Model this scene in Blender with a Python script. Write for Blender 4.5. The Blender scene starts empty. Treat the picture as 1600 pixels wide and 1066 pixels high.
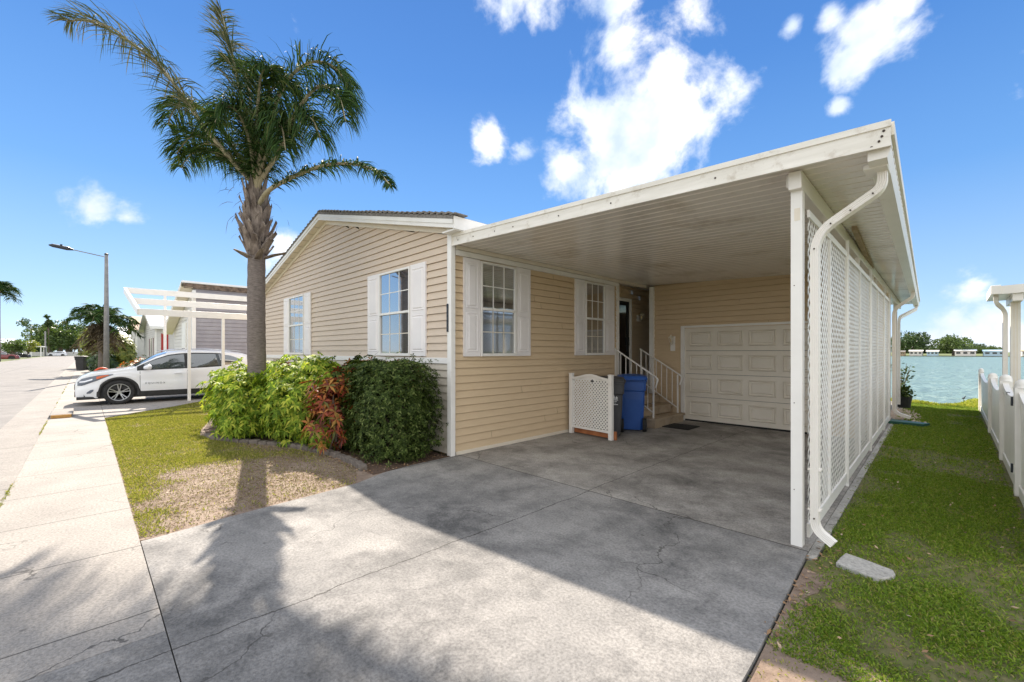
import bpy, math, random
import numpy as np
from mathutils import Vector, Matrix
R = math.radians
random.seed(7); rng = np.random.default_rng(11)
scene = bpy.context.scene
C = scene.collection

# ------------------------------------------------------------------ camera
F_PX = 678.0; CAM_H = 1.565; YAW = math.atan2(690, F_PX)
cam = bpy.data.cameras.new('camera'); camo = bpy.data.objects.new('camera', cam); C.objects.link(camo)
camo.location = (0, 0, CAM_H); camo.rotation_euler = (R(90), 0, YAW)
cam.sensor_width = 36.0; cam.lens = 36.0 * F_PX / 1600.0
cam.shift_y = (549.5 - 533.0) / 1600.0
cam.clip_start = 0.05; cam.clip_end = 3000
scene.camera = camo

# ------------------------------------------------------------------ light
SUN = Vector((-1.3, 0.34, 1.0)).normalized()
ELEV = math.asin(SUN.z); AZ = math.atan2(SUN.x, SUN.y)      # clockwise from +Y
sl = bpy.data.lights.new('sun', 'SUN'); slo = bpy.data.objects.new('sun', sl); C.objects.link(slo)
sl.energy = 5.0; sl.angle = R(0.55); sl.color = (1.0, 0.90, 0.78)
slo.rotation_euler = SUN.to_track_quat('Z', 'Y').to_euler(); slo.location = (-30, 8, 25)
scene.view_settings.view_transform = 'Standard'; scene.view_settings.look = 'None'
scene.view_settings.gamma = 1.0; scene.view_settings.exposure = 1.08
SKY = 0.138
scene.cycles.diffuse_bounces = 8; scene.cycles.max_bounces = 14

def img_dir(px, py):
    r = (px - 800) / F_PX; u = (549.5 - py) / F_PX
    s, c = math.sin(YAW), math.cos(YAW)
    return Vector((-s + c * r, c + s * r, u)).normalized()

w = bpy.data.worlds.new('World'); scene.world = w; w.use_nodes = True
nt = w.node_tree; nt.nodes.clear()
def N(t, nt=nt, **k):
    n = nt.nodes.new(t)
    for a, b in k.items(): setattr(n, a, b)
    return n
def math_node(tree, op, a, b=None, c=None, clamp=False):
    n = tree.nodes.new('ShaderNodeMath'); n.operation = op; n.use_clamp = clamp
    for i, v in enumerate((a, b, c)):
        if v is None: continue
        if hasattr(v, 'is_output'): tree.links.new(v, n.inputs[i])
        else: n.inputs[i].default_value = v
    return n.outputs[0]
def world():
    out = N('ShaderNodeOutputWorld'); bg = N('ShaderNodeBackground'); bg.inputs[1].default_value = SKY
    sky = N('ShaderNodeTexSky', sky_type='NISHITA'); sky.sun_disc = False
    sky.sun_elevation = ELEV; sky.sun_rotation = AZ
    sky.air_density = 1.0; sky.dust_density = 0.0; sky.ozone_density = 2.5
    tc = N('ShaderNodeTexCoord')
    hs = N('ShaderNodeHueSaturation'); hs.inputs['Saturation'].default_value = 1.0; hs.inputs['Value'].default_value = 1.0
    sx = N('ShaderNodeSeparateXYZ'); nt.links.new(tc.outputs['Generated'], sx.inputs[0])
    gr = N('ShaderNodeValToRGB'); e = gr.color_ramp.elements; e[0].position = 0; e[0].color = (1.95, 2.75, 3.8, 1); e[1].position = .85; e[1].color = (.12, .50, 1.75, 1)
    for p_, c_ in ((.10, (1.35, 2.2, 3.4)), (.30, (.52, 1.38, 3.0)), (.52, (.24, .88, 2.45))):
        q_ = e.new(p_); q_.color = (*c_, 1)
    nt.links.new(sx.outputs[2], gr.inputs[0])
    mg = N('ShaderNodeMix', data_type='RGBA'); mg.inputs[0].default_value = .88
    nt.links.new(sky.outputs[0], mg.inputs[6]); nt.links.new(gr.outputs[0], mg.inputs[7]); nt.links.new(mg.outputs[2], hs.inputs['Color'])
    nz = N('ShaderNodeTexNoise'); nz.inputs['Scale'].default_value = 6.5; nz.inputs['Detail'].default_value = 14; nz.inputs['Roughness'].default_value = .6
    nz.inputs['Distortion'].default_value = .2
    nt.links.new(tc.outputs['Generated'], nz.inputs['Vector'])
    # clouds: (px, py, radius in px, weight)
    blobs = [(980, 195, 135, 1.08), (1065, 190, 85, 1.05), (910, 165, 80, 1.0), (1030, 130, 65, 1.0), (890, 255, 60, .95), (970, 80, 85, .92),
             (960, 15, 80, .8), (1080, 5, 80, .78), (790, 5, 70, .72), (840, 25, 50, .75),(1045, 245, 45, .8),
             (1375, 50, 75, 1.0), (1340, 95, 45, 1.0), (1410, 5, 60, 1.0), (1300, 20, 30, .8), (1238, 38, 20, .7), (1310, 168, 18, .75),
             (770, 218, 34, .75), (822, 240, 32, .75), (150, 330, 42, .78), (205, 343, 38, .72), (440, 378, 40, .72), (400, 400, 45, .6),
             (1555, 500, 50, .85), (1500, 520, 45, .8), (1530, 462, 40, .5), (1475, 535, 40, .85), (1590, 530, 60, .8),
             (2100, 100, 330, .9), (-500, 150, 260, .8), (700, -500, 300, .9), (1500, -600, 330, .9), (2600, 300, 300, .9)]  # last row: large unseen clouds added beyond the frame to raise the fill
    acc = None
    for (px, py, rr, wt) in blobs:
        d = img_dir(px, py); rad = rr / F_PX * max(.35, d.dot(img_dir(800, 549.5)) ** 1.6 if d.dot(img_dir(800, 549.5)) > 0 else .5)
        vm = N('ShaderNodeVectorMath', operation='DISTANCE'); nt.links.new(tc.outputs['Generated'], vm.inputs[0]); vm.inputs[1].default_value = d
        v = math_node(nt, 'MULTIPLY_ADD', vm.outputs['Value'], -wt * .62 / rad, wt)
        acc = v if acc is None else math_node(nt, 'MAXIMUM', acc, v)
    acc = math_node(nt, 'MAXIMUM', acc, -0.2)
    dens = math_node(nt, 'ADD', acc, math_node(nt, 'MULTIPLY_ADD', nz.outputs['Fac'], 2.3, -1.48))
    mr = N('ShaderNodeMapRange'); mr.interpolation_type = 'SMOOTHSTEP'
    nt.links.new(dens, mr.inputs['Value']); mr.inputs['From Min'].default_value = -0.02; mr.inputs['From Max'].default_value = 0.46
    nz2 = N('ShaderNodeTexNoise'); nz2.inputs['Scale'].default_value = 7; nz2.inputs['Detail'].default_value = 5
    nt.links.new(tc.outputs['Generated'], nz2.inputs['Vector'])
    cr = N('ShaderNodeValToRGB'); cr.color_ramp.elements[0].position = .36; cr.color_ramp.elements[1].position = .58
    cr.color_ramp.elements[0].color = (2.6, 3.1, 3.9, 1); cr.color_ramp.elements[1].color = (4.7, 4.7, 4.75, 1)
    nt.links.new(nz2.outputs['Fac'], cr.inputs[0])
    mx = N('ShaderNodeMix', data_type='RGBA')
    nt.links.new(mr.outputs[0], mx.inputs[0]); nt.links.new(hs.outputs[0], mx.inputs[6]); nt.links.new(cr.outputs[0], mx.inputs[7])
    # unseen broad bright cloud deck, added behind the camera as fill light
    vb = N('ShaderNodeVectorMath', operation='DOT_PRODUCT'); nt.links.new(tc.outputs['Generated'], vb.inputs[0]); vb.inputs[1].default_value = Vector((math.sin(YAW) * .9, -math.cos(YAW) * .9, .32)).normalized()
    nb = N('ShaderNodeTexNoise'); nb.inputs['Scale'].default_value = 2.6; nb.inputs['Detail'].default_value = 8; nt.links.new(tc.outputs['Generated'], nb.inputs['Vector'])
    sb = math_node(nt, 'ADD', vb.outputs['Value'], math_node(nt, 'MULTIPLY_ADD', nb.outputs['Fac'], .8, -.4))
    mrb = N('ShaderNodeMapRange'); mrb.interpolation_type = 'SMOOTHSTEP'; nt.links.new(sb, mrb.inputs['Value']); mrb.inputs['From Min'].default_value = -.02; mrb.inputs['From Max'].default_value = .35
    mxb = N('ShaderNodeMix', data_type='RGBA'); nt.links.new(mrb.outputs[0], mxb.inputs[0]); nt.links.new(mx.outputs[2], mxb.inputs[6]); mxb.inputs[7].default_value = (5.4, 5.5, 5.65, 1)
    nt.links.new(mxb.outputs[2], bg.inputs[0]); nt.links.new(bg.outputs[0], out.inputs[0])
world()

# ------------------------------------------------------------------ materials
MATS = {}
def newmat(name):
    m = bpy.data.materials.new(name); m.use_nodes = True; t = m.node_tree
    b = t.nodes['Principled BSDF']; MATS[name] = m
    return m, t, b
def coord(t): return t.nodes.new('ShaderNodeTexCoord').outputs['Object']
def noise(t, scale, detail=4, rough=.55, vec=None, stretch=None, dist=0):
    n = t.nodes.new('ShaderNodeTexNoise'); n.inputs['Scale'].default_value = scale; n.inputs['Detail'].default_value = detail
    n.inputs['Roughness'].default_value = rough; n.inputs['Distortion'].default_value = dist
    v = vec if vec is not None else coord(t)
    if stretch:
        mp = t.nodes.new('ShaderNodeMapping'); mp.inputs['Scale'].default_value = stretch; t.links.new(v, mp.inputs[0]); v = mp.outputs[0]
    t.links.new(v, n.inputs['Vector']); return n.outputs['Fac']
def ramp(t, fac, stops):
    r = t.nodes.new('ShaderNodeValToRGB'); e = r.color_ramp.elements
    while len(e) > len(stops): e.remove(e[-1])
    while len(e) < len(stops): e.new(.5)
    for x, (p, c) in zip(e, stops):
        x.position = p; x.color = (*c, 1) if len(c) == 3 else c
    t.links.new(fac, r.inputs[0]); return r.outputs[0]
def mix(t, fac, a, b, mode='MIX'):
    m = t.nodes.new('ShaderNodeMix'); m.data_type = 'RGBA'; m.blend_type = mode
    for i, v in ((0, fac), (6, a), (7, b)):
        if hasattr(v, 'is_output'): t.links.new(v, m.inputs[i])
        elif i == 0: m.inputs[0].default_value = v
        else: m.inputs[i].default_value = (*v, 1)
    return m.outputs[2]
def bump(t, b, h, strength=.3, dist=.01):
    n = t.nodes.new('ShaderNodeBump'); n.inputs['Strength'].default_value = strength; n.inputs['Distance'].default_value = dist
    t.links.new(h, n.inputs['Height']); t.links.new(n.outputs[0], b.inputs['Normal'])
def simple(name, c1, c2=None, scale=6, rough=.6, bs=0, bscale=60, stretch=None, metallic=0, spec=.5, lo=.35, hi=.65, dirt=None, dscale=1.5, dlo=.55, dhi=.75):
    m, t, b = newmat(name); b.inputs['Roughness'].default_value = rough; b.inputs['Metallic'].default_value = metallic
    b.inputs['Specular IOR Level'].default_value = spec
    if c2 is None: b.inputs['Base Color'].default_value = (*c1, 1)
    else:
        col = ramp(t, noise(t, scale, 6, .6, stretch=stretch), [(lo, c1), (hi, c2)])
        if dirt:
            d = ramp(t, noise(t, dscale, 8, .7), [(dlo, (0, 0, 0)), (dhi, (1, 1, 1))])
            col = mix(t, d, col, dirt)
        t.links.new(col, b.inputs['Base Color'])
    if bs: bump(t, b, noise(t, bscale, 5, .6, stretch=stretch), bs)
    return m
def leafmat(name, stops, rough=.45, trans=.35, spec=.4):
    m, t, b = newmat(name)
    g = t.nodes.new('ShaderNodeNewGeometry')
    col = ramp(t, g.outputs['Random Per Island'], stops)
    t.links.new(col, b.inputs['Base Color']); b.inputs['Roughness'].default_value = rough; b.inputs['Specular IOR Level'].default_value = spec
    tr = t.nodes.new('ShaderNodeBsdfTranslucent'); t.links.new(mix(t, 1.0, col, (1.25, 1.3, .6), 'MULTIPLY'), tr.inputs[0])
    ms = t.nodes.new('ShaderNodeMixShader'); ms.inputs[0].default_value = trans
    o = t.nodes['Material Output']
    t.links.new(b.outputs[0], ms.inputs[1]); t.links.new(tr.outputs[0], ms.inputs[2]); t.links.new(ms.outputs[0], o.inputs[0])
    return m

def line_mask(t, comp, pos, width, wob=.02):
    """dark joint at a coordinate along the slab (a real joint filled with dirt)"""
    sep = t.nodes.new('ShaderNodeSeparateXYZ'); t.links.new(coord(t), sep.inputs[0])
    n = noise(t, 3.0, 6, .7)
    v = math_node(t, 'ADD', sep.outputs[comp], math_node(t, 'MULTIPLY_ADD', n, wob * 2, -wob))
    d = math_node(t, 'ABSOLUTE', math_node(t, 'SUBTRACT', v, pos))
    return math_node(t, 'LESS_THAN', d, width)

def concrete(name, light, dark, stain, cracks=(), slo=.5, shi=.68, dirtscale=.7):
    m, t, b = newmat(name); b.inputs['Roughness'].default_value = .85; b.inputs['Specular IOR Level'].default_value = .25
    base = ramp(t, noise(t, 1.3, 8, .65), [(.3, dark), (.68, light)])
    st = ramp(t, noise(t, dirtscale, 12, .78, dist=.12), [(slo, (0, 0, 0)), (shi, (1, 1, 1))])
    c = mix(t, st, base, stain)
    sp = ramp(t, noise(t, 55, 3, .6), [(.3, (.66, .66, .66)), (.6, (1.06, 1.06, 1.06))])
    c = mix(t, 1.0, c, sp, 'MULTIPLY')
    vo = t.nodes.new('ShaderNodeTexVoronoi'); vo.inputs['Scale'].default_value = 90; t.links.new(coord(t), vo.inputs['Vector'])
    pits = ramp(t, vo.outputs['Distance'], [(.05, (.45, .45, .45)), (.2, (1, 1, 1))])
    c = mix(t, .55, c, mix(t, 1.0, c, pits, 'MULTIPLY'))
    wv = t.nodes.new('ShaderNodeVectorMath'); wv.operation = 'ADD'; t.links.new(coord(t), wv.inputs[0])
    nzc = t.nodes.new('ShaderNodeTexNoise'); nzc.inputs['Scale'].default_value = 2.2; nzc.inputs['Detail'].default_value = 8; t.links.new(coord(t), nzc.inputs['Vector']); 
    sc_ = t.nodes.new('ShaderNodeVectorMath'); sc_.operation = 'SCALE'; sc_.inputs['Scale'].default_value = .55; t.links.new(nzc.outputs['Color'], sc_.inputs[0]); t.links.new(sc_.outputs[0], wv.inputs[1])
    ve = t.nodes.new('ShaderNodeTexVoronoi'); ve.feature = 'DISTANCE_TO_EDGE'; ve.inputs['Scale'].default_value = .55; t.links.new(wv.outputs[0], ve.inputs['Vector'])
    ck = math_node(t, 'MULTIPLY', math_node(t, 'LESS_THAN', ve.outputs['Distance'], .0024), ramp(t, noise(t, .8, 3), [(.48, (0, 0, 0)), (.56, (.75, .75, .75))]))
    c = mix(t, ck, c, (.07, .065, .06))
    dv = t.nodes.new('ShaderNodeTexVoronoi'); dv.inputs['Scale'].default_value = 2.3; t.links.new(coord(t), dv.inputs['Vector'])
    c = mix(t, math_node(t, 'MULTIPLY', math_node(t, 'LESS_THAN', dv.outputs['Distance'], .045), ramp(t, noise(t, 14, 4), [(.45, (0, 0, 0)), (.6, (.6, .6, .6))])), c, (.06, .055, .05))
    for (comp, pos, wd, wob) in cracks:
        k = line_mask(t, comp, pos, wd, wob)
        c = mix(t, math_node(t, 'MULTIPLY', k, .8), c, (.05, .045, .04))
    t.links.new(c, b.inputs['Base Color'])
    h = math_node(t, 'ADD', noise(t, 120, 4, .7), math_node(t, 'MULTIPLY', vo.outputs['Distance'], .8))
    bump(t, b, h, .35, .006)
    return m
SX = [(0, -4.6 - 1.18 * k, .006, .006) for k in range(12)]
concrete('walk_concrete', (.37, .34, .305), (.28, .258, .232), (.36, .33, .29), SX + [(0, -3.4, .006, .01)], .56, .76)
concrete('drive_concrete', (.375, .355, .33), (.215, .208, .198), (.115, .112, .108), [(0, -2.87, .006, .06), (1, 4.04, .012, .012), (0, -5.2, .008, .01)], .45, .63)
concrete('slab_concrete', (.47, .44, .40), (.29, .268, .24), (.13, .12, .11), [(0, -2.9, .005, .04), (1, 4.04, .012, .012), (1, 7.4, .004, .03)], .44, .66)
concrete('gutter_concrete', (.32, .295, .265), (.24, .22, .20), (.26, .24, .22), [(0, -7.6, .01, .02), (0, -10.8, .01, .02), (0, -14, .01, .02)], .5, .75)
concrete('edge_concrete', (.52, .50, .46), (.34, .32, .29), (.2, .19, .17), [], .5, .7, 2)
concrete('road_asphalt', (.25, .235, .22), (.18, .17, .162), (.12, .115, .11), [(1, -4.4, .02, .15)], .5, .75, .35)

simple('siding', (.61, .50, .385), (.66, .54, .42), 5, .5, .06, 8, (1, 1, 6), spec=.35)
simple('siding_tan', (.64, .49, .315), (.68, .525, .345), 5, .55, .06, 8, (1, 1, 6), spec=.3)
simple('skirt_siding', (.56, .50, .41), (.61, .55, .46), 5, .6, .06, 8, (1, 1, 6), spec=.3, dirt=(.32, .28, .22), dscale=3, dlo=.55, dhi=.8)
simple('white_trim', (.80, .775, .73), (.86, .835, .79), 3, .4, dirt=(.62, .57, .48), dscale=2.2, dlo=.6, dhi=.85)
simple('cream_trim', (.74, .66, .54), (.79, .72, .60), 3, .45, dirt=(.55, .46, .34), dscale=3, dlo=.6, dhi=.8)
simple('fascia_white', (.72, .68, .60), (.84, .80, .73), 3, .4, stretch=(.6, .6, 5), dirt=(.42, .35, .26), dscale=6, dlo=.57, dhi=.8)
simple('aluminium_white', (.76, .72, .66), (.82, .78, .72), 2, .32, dirt=(.5, .42, .3), dscale=3, dlo=.6, dhi=.8)
simple('shutter_white', (.80, .76, .75), (.86, .82, .80), 2, .5)
simple('ceiling_panel', (.74, .69, .62), (.80, .75, .68), 1.5, .17, spec=.6, dirt=(.40, .33, .24), dscale=1.2, dlo=.52, dhi=.8)
simple('shingle', (.13, .12, .11), (.26, .24, .22), 20, .9, .6, 60)
simple('garage_white', (.74, .68, .58), (.79, .73, .63), 3, .45, .05, 200)
simple('black_plaque', (.012, .014, .02), rough=.35)
simple('dark_interior', (.012, .011, .010), rough=.6)
simple('grey_bin_plastic', (.055, .055, .06), (.075, .075, .08), 4, .5, .1, 120)
simple('black_plastic', (.015, .015, .016), (.03, .03, .03), 10, .55)
simple('blue_plastic', (.018, .085, .34), (.025, .105, .40), 3, .42, .08, 120)
simple('rubber', (.018, .018, .018), (.03, .03, .03), 20, .85)
simple('mat_rubber', (.012, .012, .012), (.02, .02, .02), 50, .95, .8, 200)
simple('weathered_wood', (.30, .23, .15), (.45, .34, .22), 6, .8, .4, 20, (1, 1, 8))
simple('step_concrete', (.40, .31, .21), (.50, .40, .29), 5, .85, .3, 80, dirt=(.22, .16, .1), dscale=2.5, dlo=.5, dhi=.75)
simple('redwood', (.30, .10, .035), (.42, .16, .06), 8, .75, .3, 30)
simple('screw_rust', (.05, .03, .02), rough=.7)
simple('soil', (.155, .105, .075), (.27, .195, .145), 9, .95, .6, 60, dirt=(.29, .22, .165), dscale=2.0, dlo=.42, dhi=.62)
simple('mulch', (.06, .04, .03), (.15, .09, .055), 30, .95, .8, 70)
simple('turf', (.10, .10, .035), (.16, .155, .055), 12, .95, .6, 80, dirt=(.22, .15, .09), dscale=3, dlo=.55, dhi=.68)
simple('far_ground', (.10, .13, .04), (.17, .19, .07), .15, .95, .2, 3)
simple('edging_block', (.11, .09, .075), (.19, .16, .135), 14, .9, .5, 60)
simple('pebble', (.42, .33, .26), (.55, .45, .37), 8, .85)
simple('trunk_bark', (.12, .10, .09), (.24, .20, .18), 14, .9, .9, 30, (1, 1, 5))
simple('boot_bark', (.10, .075, .06), (.34, .28, .24), 9, .9, .7, 25, (1, 1, .4))
simple('petiole', (.30, .26, .16), (.42, .36, .24), 5, .85, .2, 20, (1, 1, .3))
simple('branch_bark', (.10, .075, .055), (.17, .13, .10), 14, .9, .5, 40)
simple('lilac_siding', (.30, .285, .31), (.345, .33, .355), 3, .6, spec=.3)
simple('pale_siding', (.62, .60, .57), (.68, .66, .62), 3, .6, spec=.3)
simple('tan_roof', (.50, .34, .24), (.56, .40, .29), 6, .85)
simple('metal_roof', (.72, .74, .76), (.80, .81, .82), 3, .35)
simple('brown_flashing', (.05, .035, .028), (.22, .16, .12), 9, .8)
simple('red_paint', (.36, .018, .015), (.42, .03, .02), 3, .45)
simple('maroon_paint', (.10, .012, .018), rough=.5)
simple('blue_siding', (.40, .55, .66), (.46, .60, .70), 3, .6)
simple('concrete_pole', (.20, .19, .185), (.28, .27, .26), 4, .85, .3, 40)
simple('hinge_metal', (.03, .035, .045), rough=.5)
simple('brass', (.55, .42, .20), rough=.3, metallic=.8)
simple('orange_plastic', (.62, .07, .025), (.7, .10, .03), 4, .5)
simple('yellow_paint', (.40, .20, .05), (.55, .30, .09), 8, .8)
simple('green_plastic', (.02, .09, .06), rough=.5)
simple('rim_metal', (.42, .43, .45), rough=.28, metallic=.85)
simple('headlight_lens', (.10, .12, .16), rough=.08, spec=.9)
simple('chrome', (.6, .6, .62), rough=.15, metallic=1)
simple('amber', (.6, .12, .03), rough=.25)
simple('bird_grey', (.06, .06, .075), rough=.8)
simple('white_marking', (.75, .76, .78), rough=.5)
simple('dark_marking', (.10, .10, .11), rough=.4)
simple('tan_leaf', (.40, .22, .10), (.55, .36, .2), 4, .8)

def carpaint(name, col):
    m, t, b = newmat(name); b.inputs['Base Color'].default_value = (*col, 1); b.inputs['Roughness'].default_value = .3
    b.inputs['Coat Weight'].default_value = .9; b.inputs['Coat Roughness'].default_value = .04
carpaint('white_paint', (.80, .81, .83)); carpaint('red_car_paint', (.20, .015, .02)); carpaint('dark_car_paint', (.02, .02, .025))

def glass(name, base, rough=.03, refl=.25, fm=.8):
    m, t, b = newmat(name); b.inputs['Base Color'].default_value = (*base, 1); b.inputs['Roughness'].default_value = .25
    gl = t.nodes.new('ShaderNodeBsdfGlossy'); gl.inputs['Roughness'].default_value = rough; gl.inputs[0].default_value = (.95, .97, 1, 1)
    fr = t.nodes.new('ShaderNodeFresnel'); fr.inputs[0].default_value = 1.5
    n = t.nodes.new('ShaderNodeBump'); n.inputs['Strength'].default_value = .03; n.inputs['Distance'].default_value = .02
    t.links.new(noise(t, 3, 2), n.inputs['Height']); t.links.new(n.outputs[0], gl.inputs['Normal'])
    f = math_node(t, 'ADD', math_node(t, 'MULTIPLY', fr.outputs[0], fm), refl, clamp=True)
    ms = t.nodes.new('ShaderNodeMixShader'); t.links.new(f, ms.inputs[0])
    t.links.new(b.outputs[0], ms.inputs[1]); t.links.new(gl.outputs[0], ms.inputs[2]); t.links.new(ms.outputs[0], t.nodes['Material Output'].inputs[0])
glass('window_glass', (.015, .015, .017), refl=.10, fm=.42); glass('screen_glass', (.018, .017, .017), rough=.05, refl=.03, fm=.4)
glass('tinted_glass', (.012, .02, .022), refl=.12)

leafmat('palm_leaf', [(0, (.02, .042, .014)), (.5, (.035, .07, .02)), (.85, (.06, .115, .03)), (1, (.16, .17, .06))], .7, .2, .08)
leafmat('palm_leaf_dry', [(0, (.05, .075, .04)), (.5, (.10, .12, .07)), (1, (.26, .22, .15))], .8, .15, .05)
leafmat('umbrella_leaf', [(0, (.08, .14, .018)), (.35, (.16, .26, .03)), (.7, (.34, .44, .05)), (1, (.55, .55, .09))], .6, .34, .12)
leafmat('croton_leaf', [(0, (.10, .03, .02)), (.35, (.25, .05, .03)), (.6, (.40, .10, .03)), (.8, (.50, .25, .06)), (1, (.10, .13, .03))], .5, .35, .3)
leafmat('clipped_leaf', [(0, (.022, .036, .008)), (.5, (.048, .078, .015)), (.85, (.095, .135, .03)), (1, (.20, .24, .08))], .6, .28, .15)
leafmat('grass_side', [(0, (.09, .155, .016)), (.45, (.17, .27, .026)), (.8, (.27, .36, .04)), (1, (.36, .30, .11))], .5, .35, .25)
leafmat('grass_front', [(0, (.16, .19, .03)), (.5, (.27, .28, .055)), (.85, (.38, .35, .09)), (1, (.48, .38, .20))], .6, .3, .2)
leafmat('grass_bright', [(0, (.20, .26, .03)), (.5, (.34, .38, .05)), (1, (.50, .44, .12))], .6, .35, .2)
leafmat('tree_leaf', [(0, (.03, .055, .018)), (.5, (.05, .09, .028)), (1, (.085, .13, .04))], .5, .25)
leafmat('tree_leaf_yellow', [(0, (.13, .17, .03)), (.5, (.24, .27, .05)), (1, (.34, .33, .08))], .5, .3)
leafmat('tree_leaf_light', [(0, (.05, .085, .025)), (.5, (.085, .13, .035)), (1, (.13, .18, .05))], .5, .3)
leafmat('flower_leaf', [(0, (.03, .07, .015)), (.6, (.07, .13, .025)), (.74, (.45, .09, .03)), (1, (.62, .16, .05))], .45, .3)
leafmat('thatch_leaf', [(0, (.06, .045, .03)), (1, (.16, .12, .07))], .8, .1)
leafmat('straw_leaf', [(0, (.12, .085, .045)), (.5, (.22, .165, .09)), (.85, (.32, .26, .14)), (1, (.26, .28, .09))], .8, .15, .1)
leafmat('litter_leaf', [(0, (.20, .12, .06)), (.6, (.36, .22, .12)), (1, (.55, .42, .3))], .8, .1)

def water():
    m, t, b = newmat('lake_water')
    b.inputs['Base Color'].default_value = (.17, .255, .22, 1); b.inputs['Roughness'].default_value = .3; b.inputs['Specular IOR Level'].default_value = .5
    h = math_node(t, 'ADD', noise(t, 1.6, 5, .6, stretch=(1, 1, 1)), math_node(t, 'MULTIPLY', noise(t, .25, 3, .5), 1.5))
    bump(t, b, h, 1.0, .6)
water()

# ------------------------------------------------------------------ helpers
def tag(o, label=None, cat=None, group=None, kind=None):
    if label: o['label'] = label
    if cat: o['category'] = cat
    if group: o['group'] = group
    if kind: o['kind'] = kind
    return o
def link_mesh(name, me, mat=None, parent=None):
    o = bpy.data.objects.new(name, me); C.objects.link(o)
    if mat: me.materials.append(MATS[mat])
    if parent is not None:
        o.parent = parent; o.matrix_parent_inverse = Matrix.Translation(-Vector(parent.location))
    return o
def thing(name, label, cat, loc=(0, 0, 0), group=None):
    o = bpy.data.objects.new(name, None); C.objects.link(o); o.location = loc; o.empty_display_size = .2
    return tag(o, label, cat, group)
def copy_tree(o, dloc, label=None, parent=None):
    c = o.copy(); C.objects.link(c)
    if parent is None: c.location = Vector(o.location) + Vector(dloc)
    else: c.parent = parent
    if label: c['label'] = label
    for ch in list(o.children): copy_tree(ch, dloc, None, c)
    return c

class MB:
    """collects shapes and links them as ONE mesh object; xf maps local (u, n, z) to world"""
    def __init__(s, xf=None): s.v = []; s.f = []; s.xf = xf or (lambda a, b, c: (a, b, c)); s.smooth = False
    def add(s, vs, fs):
        k = len(s.v); s.v += [s.xf(*p) for p in vs]; s.f += [tuple(i + k for i in f) for f in fs]
    def box(s, x0, x1, y0, y1, z0, z1):
        s.add([(x0, y0, z0), (x1, y0, z0), (x1, y1, z0), (x0, y1, z0), (x0, y0, z1), (x1, y0, z1), (x1, y1, z1), (x0, y1, z1)],
              [(0, 3, 2, 1), (4, 5, 6, 7), (0, 1, 5, 4), (1, 2, 6, 5), (2, 3, 7, 6), (3, 0, 4, 7)]); return s
    def bar(s, p, q, w=.05, h=None, up=(0, 0, 1)):
        p, q = Vector(p), Vector(q); h = h or w; d = (q - p).normalized(); u = Vector(up)
        if abs(d.dot(u)) > .95: u = Vector((1, 0, 0))
        a = d.cross(u).normalized() * w / 2; b = a.cross(d).normalized() * h / 2
        vs = [tuple(c + i * a + j * b) for c in (p, q) for i, j in ((-1, -1), (1, -1), (1, 1), (-1, 1))]
        s.add(vs, [(0, 1, 2, 3), (7, 6, 5, 4), (0, 4, 5, 1), (1, 5, 6, 2), (2, 6, 7, 3), (3, 7, 4, 0)]); return s
    def tube(s, pts, rad, n=10, caps=True, sec=None, up=None):
        """sweep a round (or given) section along points"""
        pts = [Vector(p) for p in pts]; m = len(pts); rads = rad if isinstance(rad, (list, tuple)) else [rad] * m
        vs = []; prev = None
        for i, p in enumerate(pts):
            d = (pts[min(i + 1, m - 1)] - pts[max(i - 1, 0)]).normalized()
            if prev is None:
                u = Vector(up) if up else (Vector((0, 0, 1)) if abs(d.z) < .9 else Vector((1, 0, 0)))
            else: u = prev
            a = (u - d * u.dot(d)).normalized(); prev = a; b = d.cross(a)
            S = sec or [(math.cos(2 * math.pi * k / n), math.sin(2 * math.pi * k / n)) for k in range(n)]
            for (x, y) in S: vs.append(tuple(p + (a * x + b * y) * rads[i]))
        k = len(S); fs = []
        for i in range(m - 1):
            for j in range(k): fs.append((i * k + j, i * k + (j + 1) % k, (i + 1) * k + (j + 1) % k, (i + 1) * k + j))
        if caps: fs += [tuple(range(k))[::-1], tuple((m - 1) * k + j for j in range(k))]
        s.add(vs, fs); return s
    def prism(s, poly, z0, z1):
        n = len(poly); s.add([(x, y, z0) for x, y in poly] + [(x, y, z1) for x, y in poly],
              [tuple(range(n))[::-1], tuple(range(n, 2 * n))] + [(i, (i + 1) % n, n + (i + 1) % n, n + i) for i in range(n)]); return s
    def extr(s, poly_uz, n0, n1):
        """polygon in the (u, z) plane extruded along n"""
        k = len(poly_uz); s.add([(u, n0, z) for u, z in poly_uz] + [(u, n1, z) for u, z in poly_uz],
              [tuple(range(k)), tuple(range(k, 2 * k))[::-1]] + [(i, k + i, k + (i + 1) % k, (i + 1) % k) for i in range(k)]); return s
    def build(s, name, mat, parent=None, bevel=0, smooth=False, subsurf=0):
        me = bpy.data.meshes.new(name); me.from_pydata(s.v, [], s.f); me.validate(); me.update()
        if smooth: me.polygons.foreach_set('use_smooth', [True] * len(me.polygons))
        o = link_mesh(name, me, mat, parent)
        if bevel:
            md = o.modifiers.new('bevel', 'BEVEL'); md.width = bevel; md.segments = 2; md.limit_method = 'ANGLE'
        if subsurf:
            md = o.modifiers.new('sub', 'SUBSURF'); md.levels = subsurf; md.render_levels = subsurf
        return o

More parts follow.
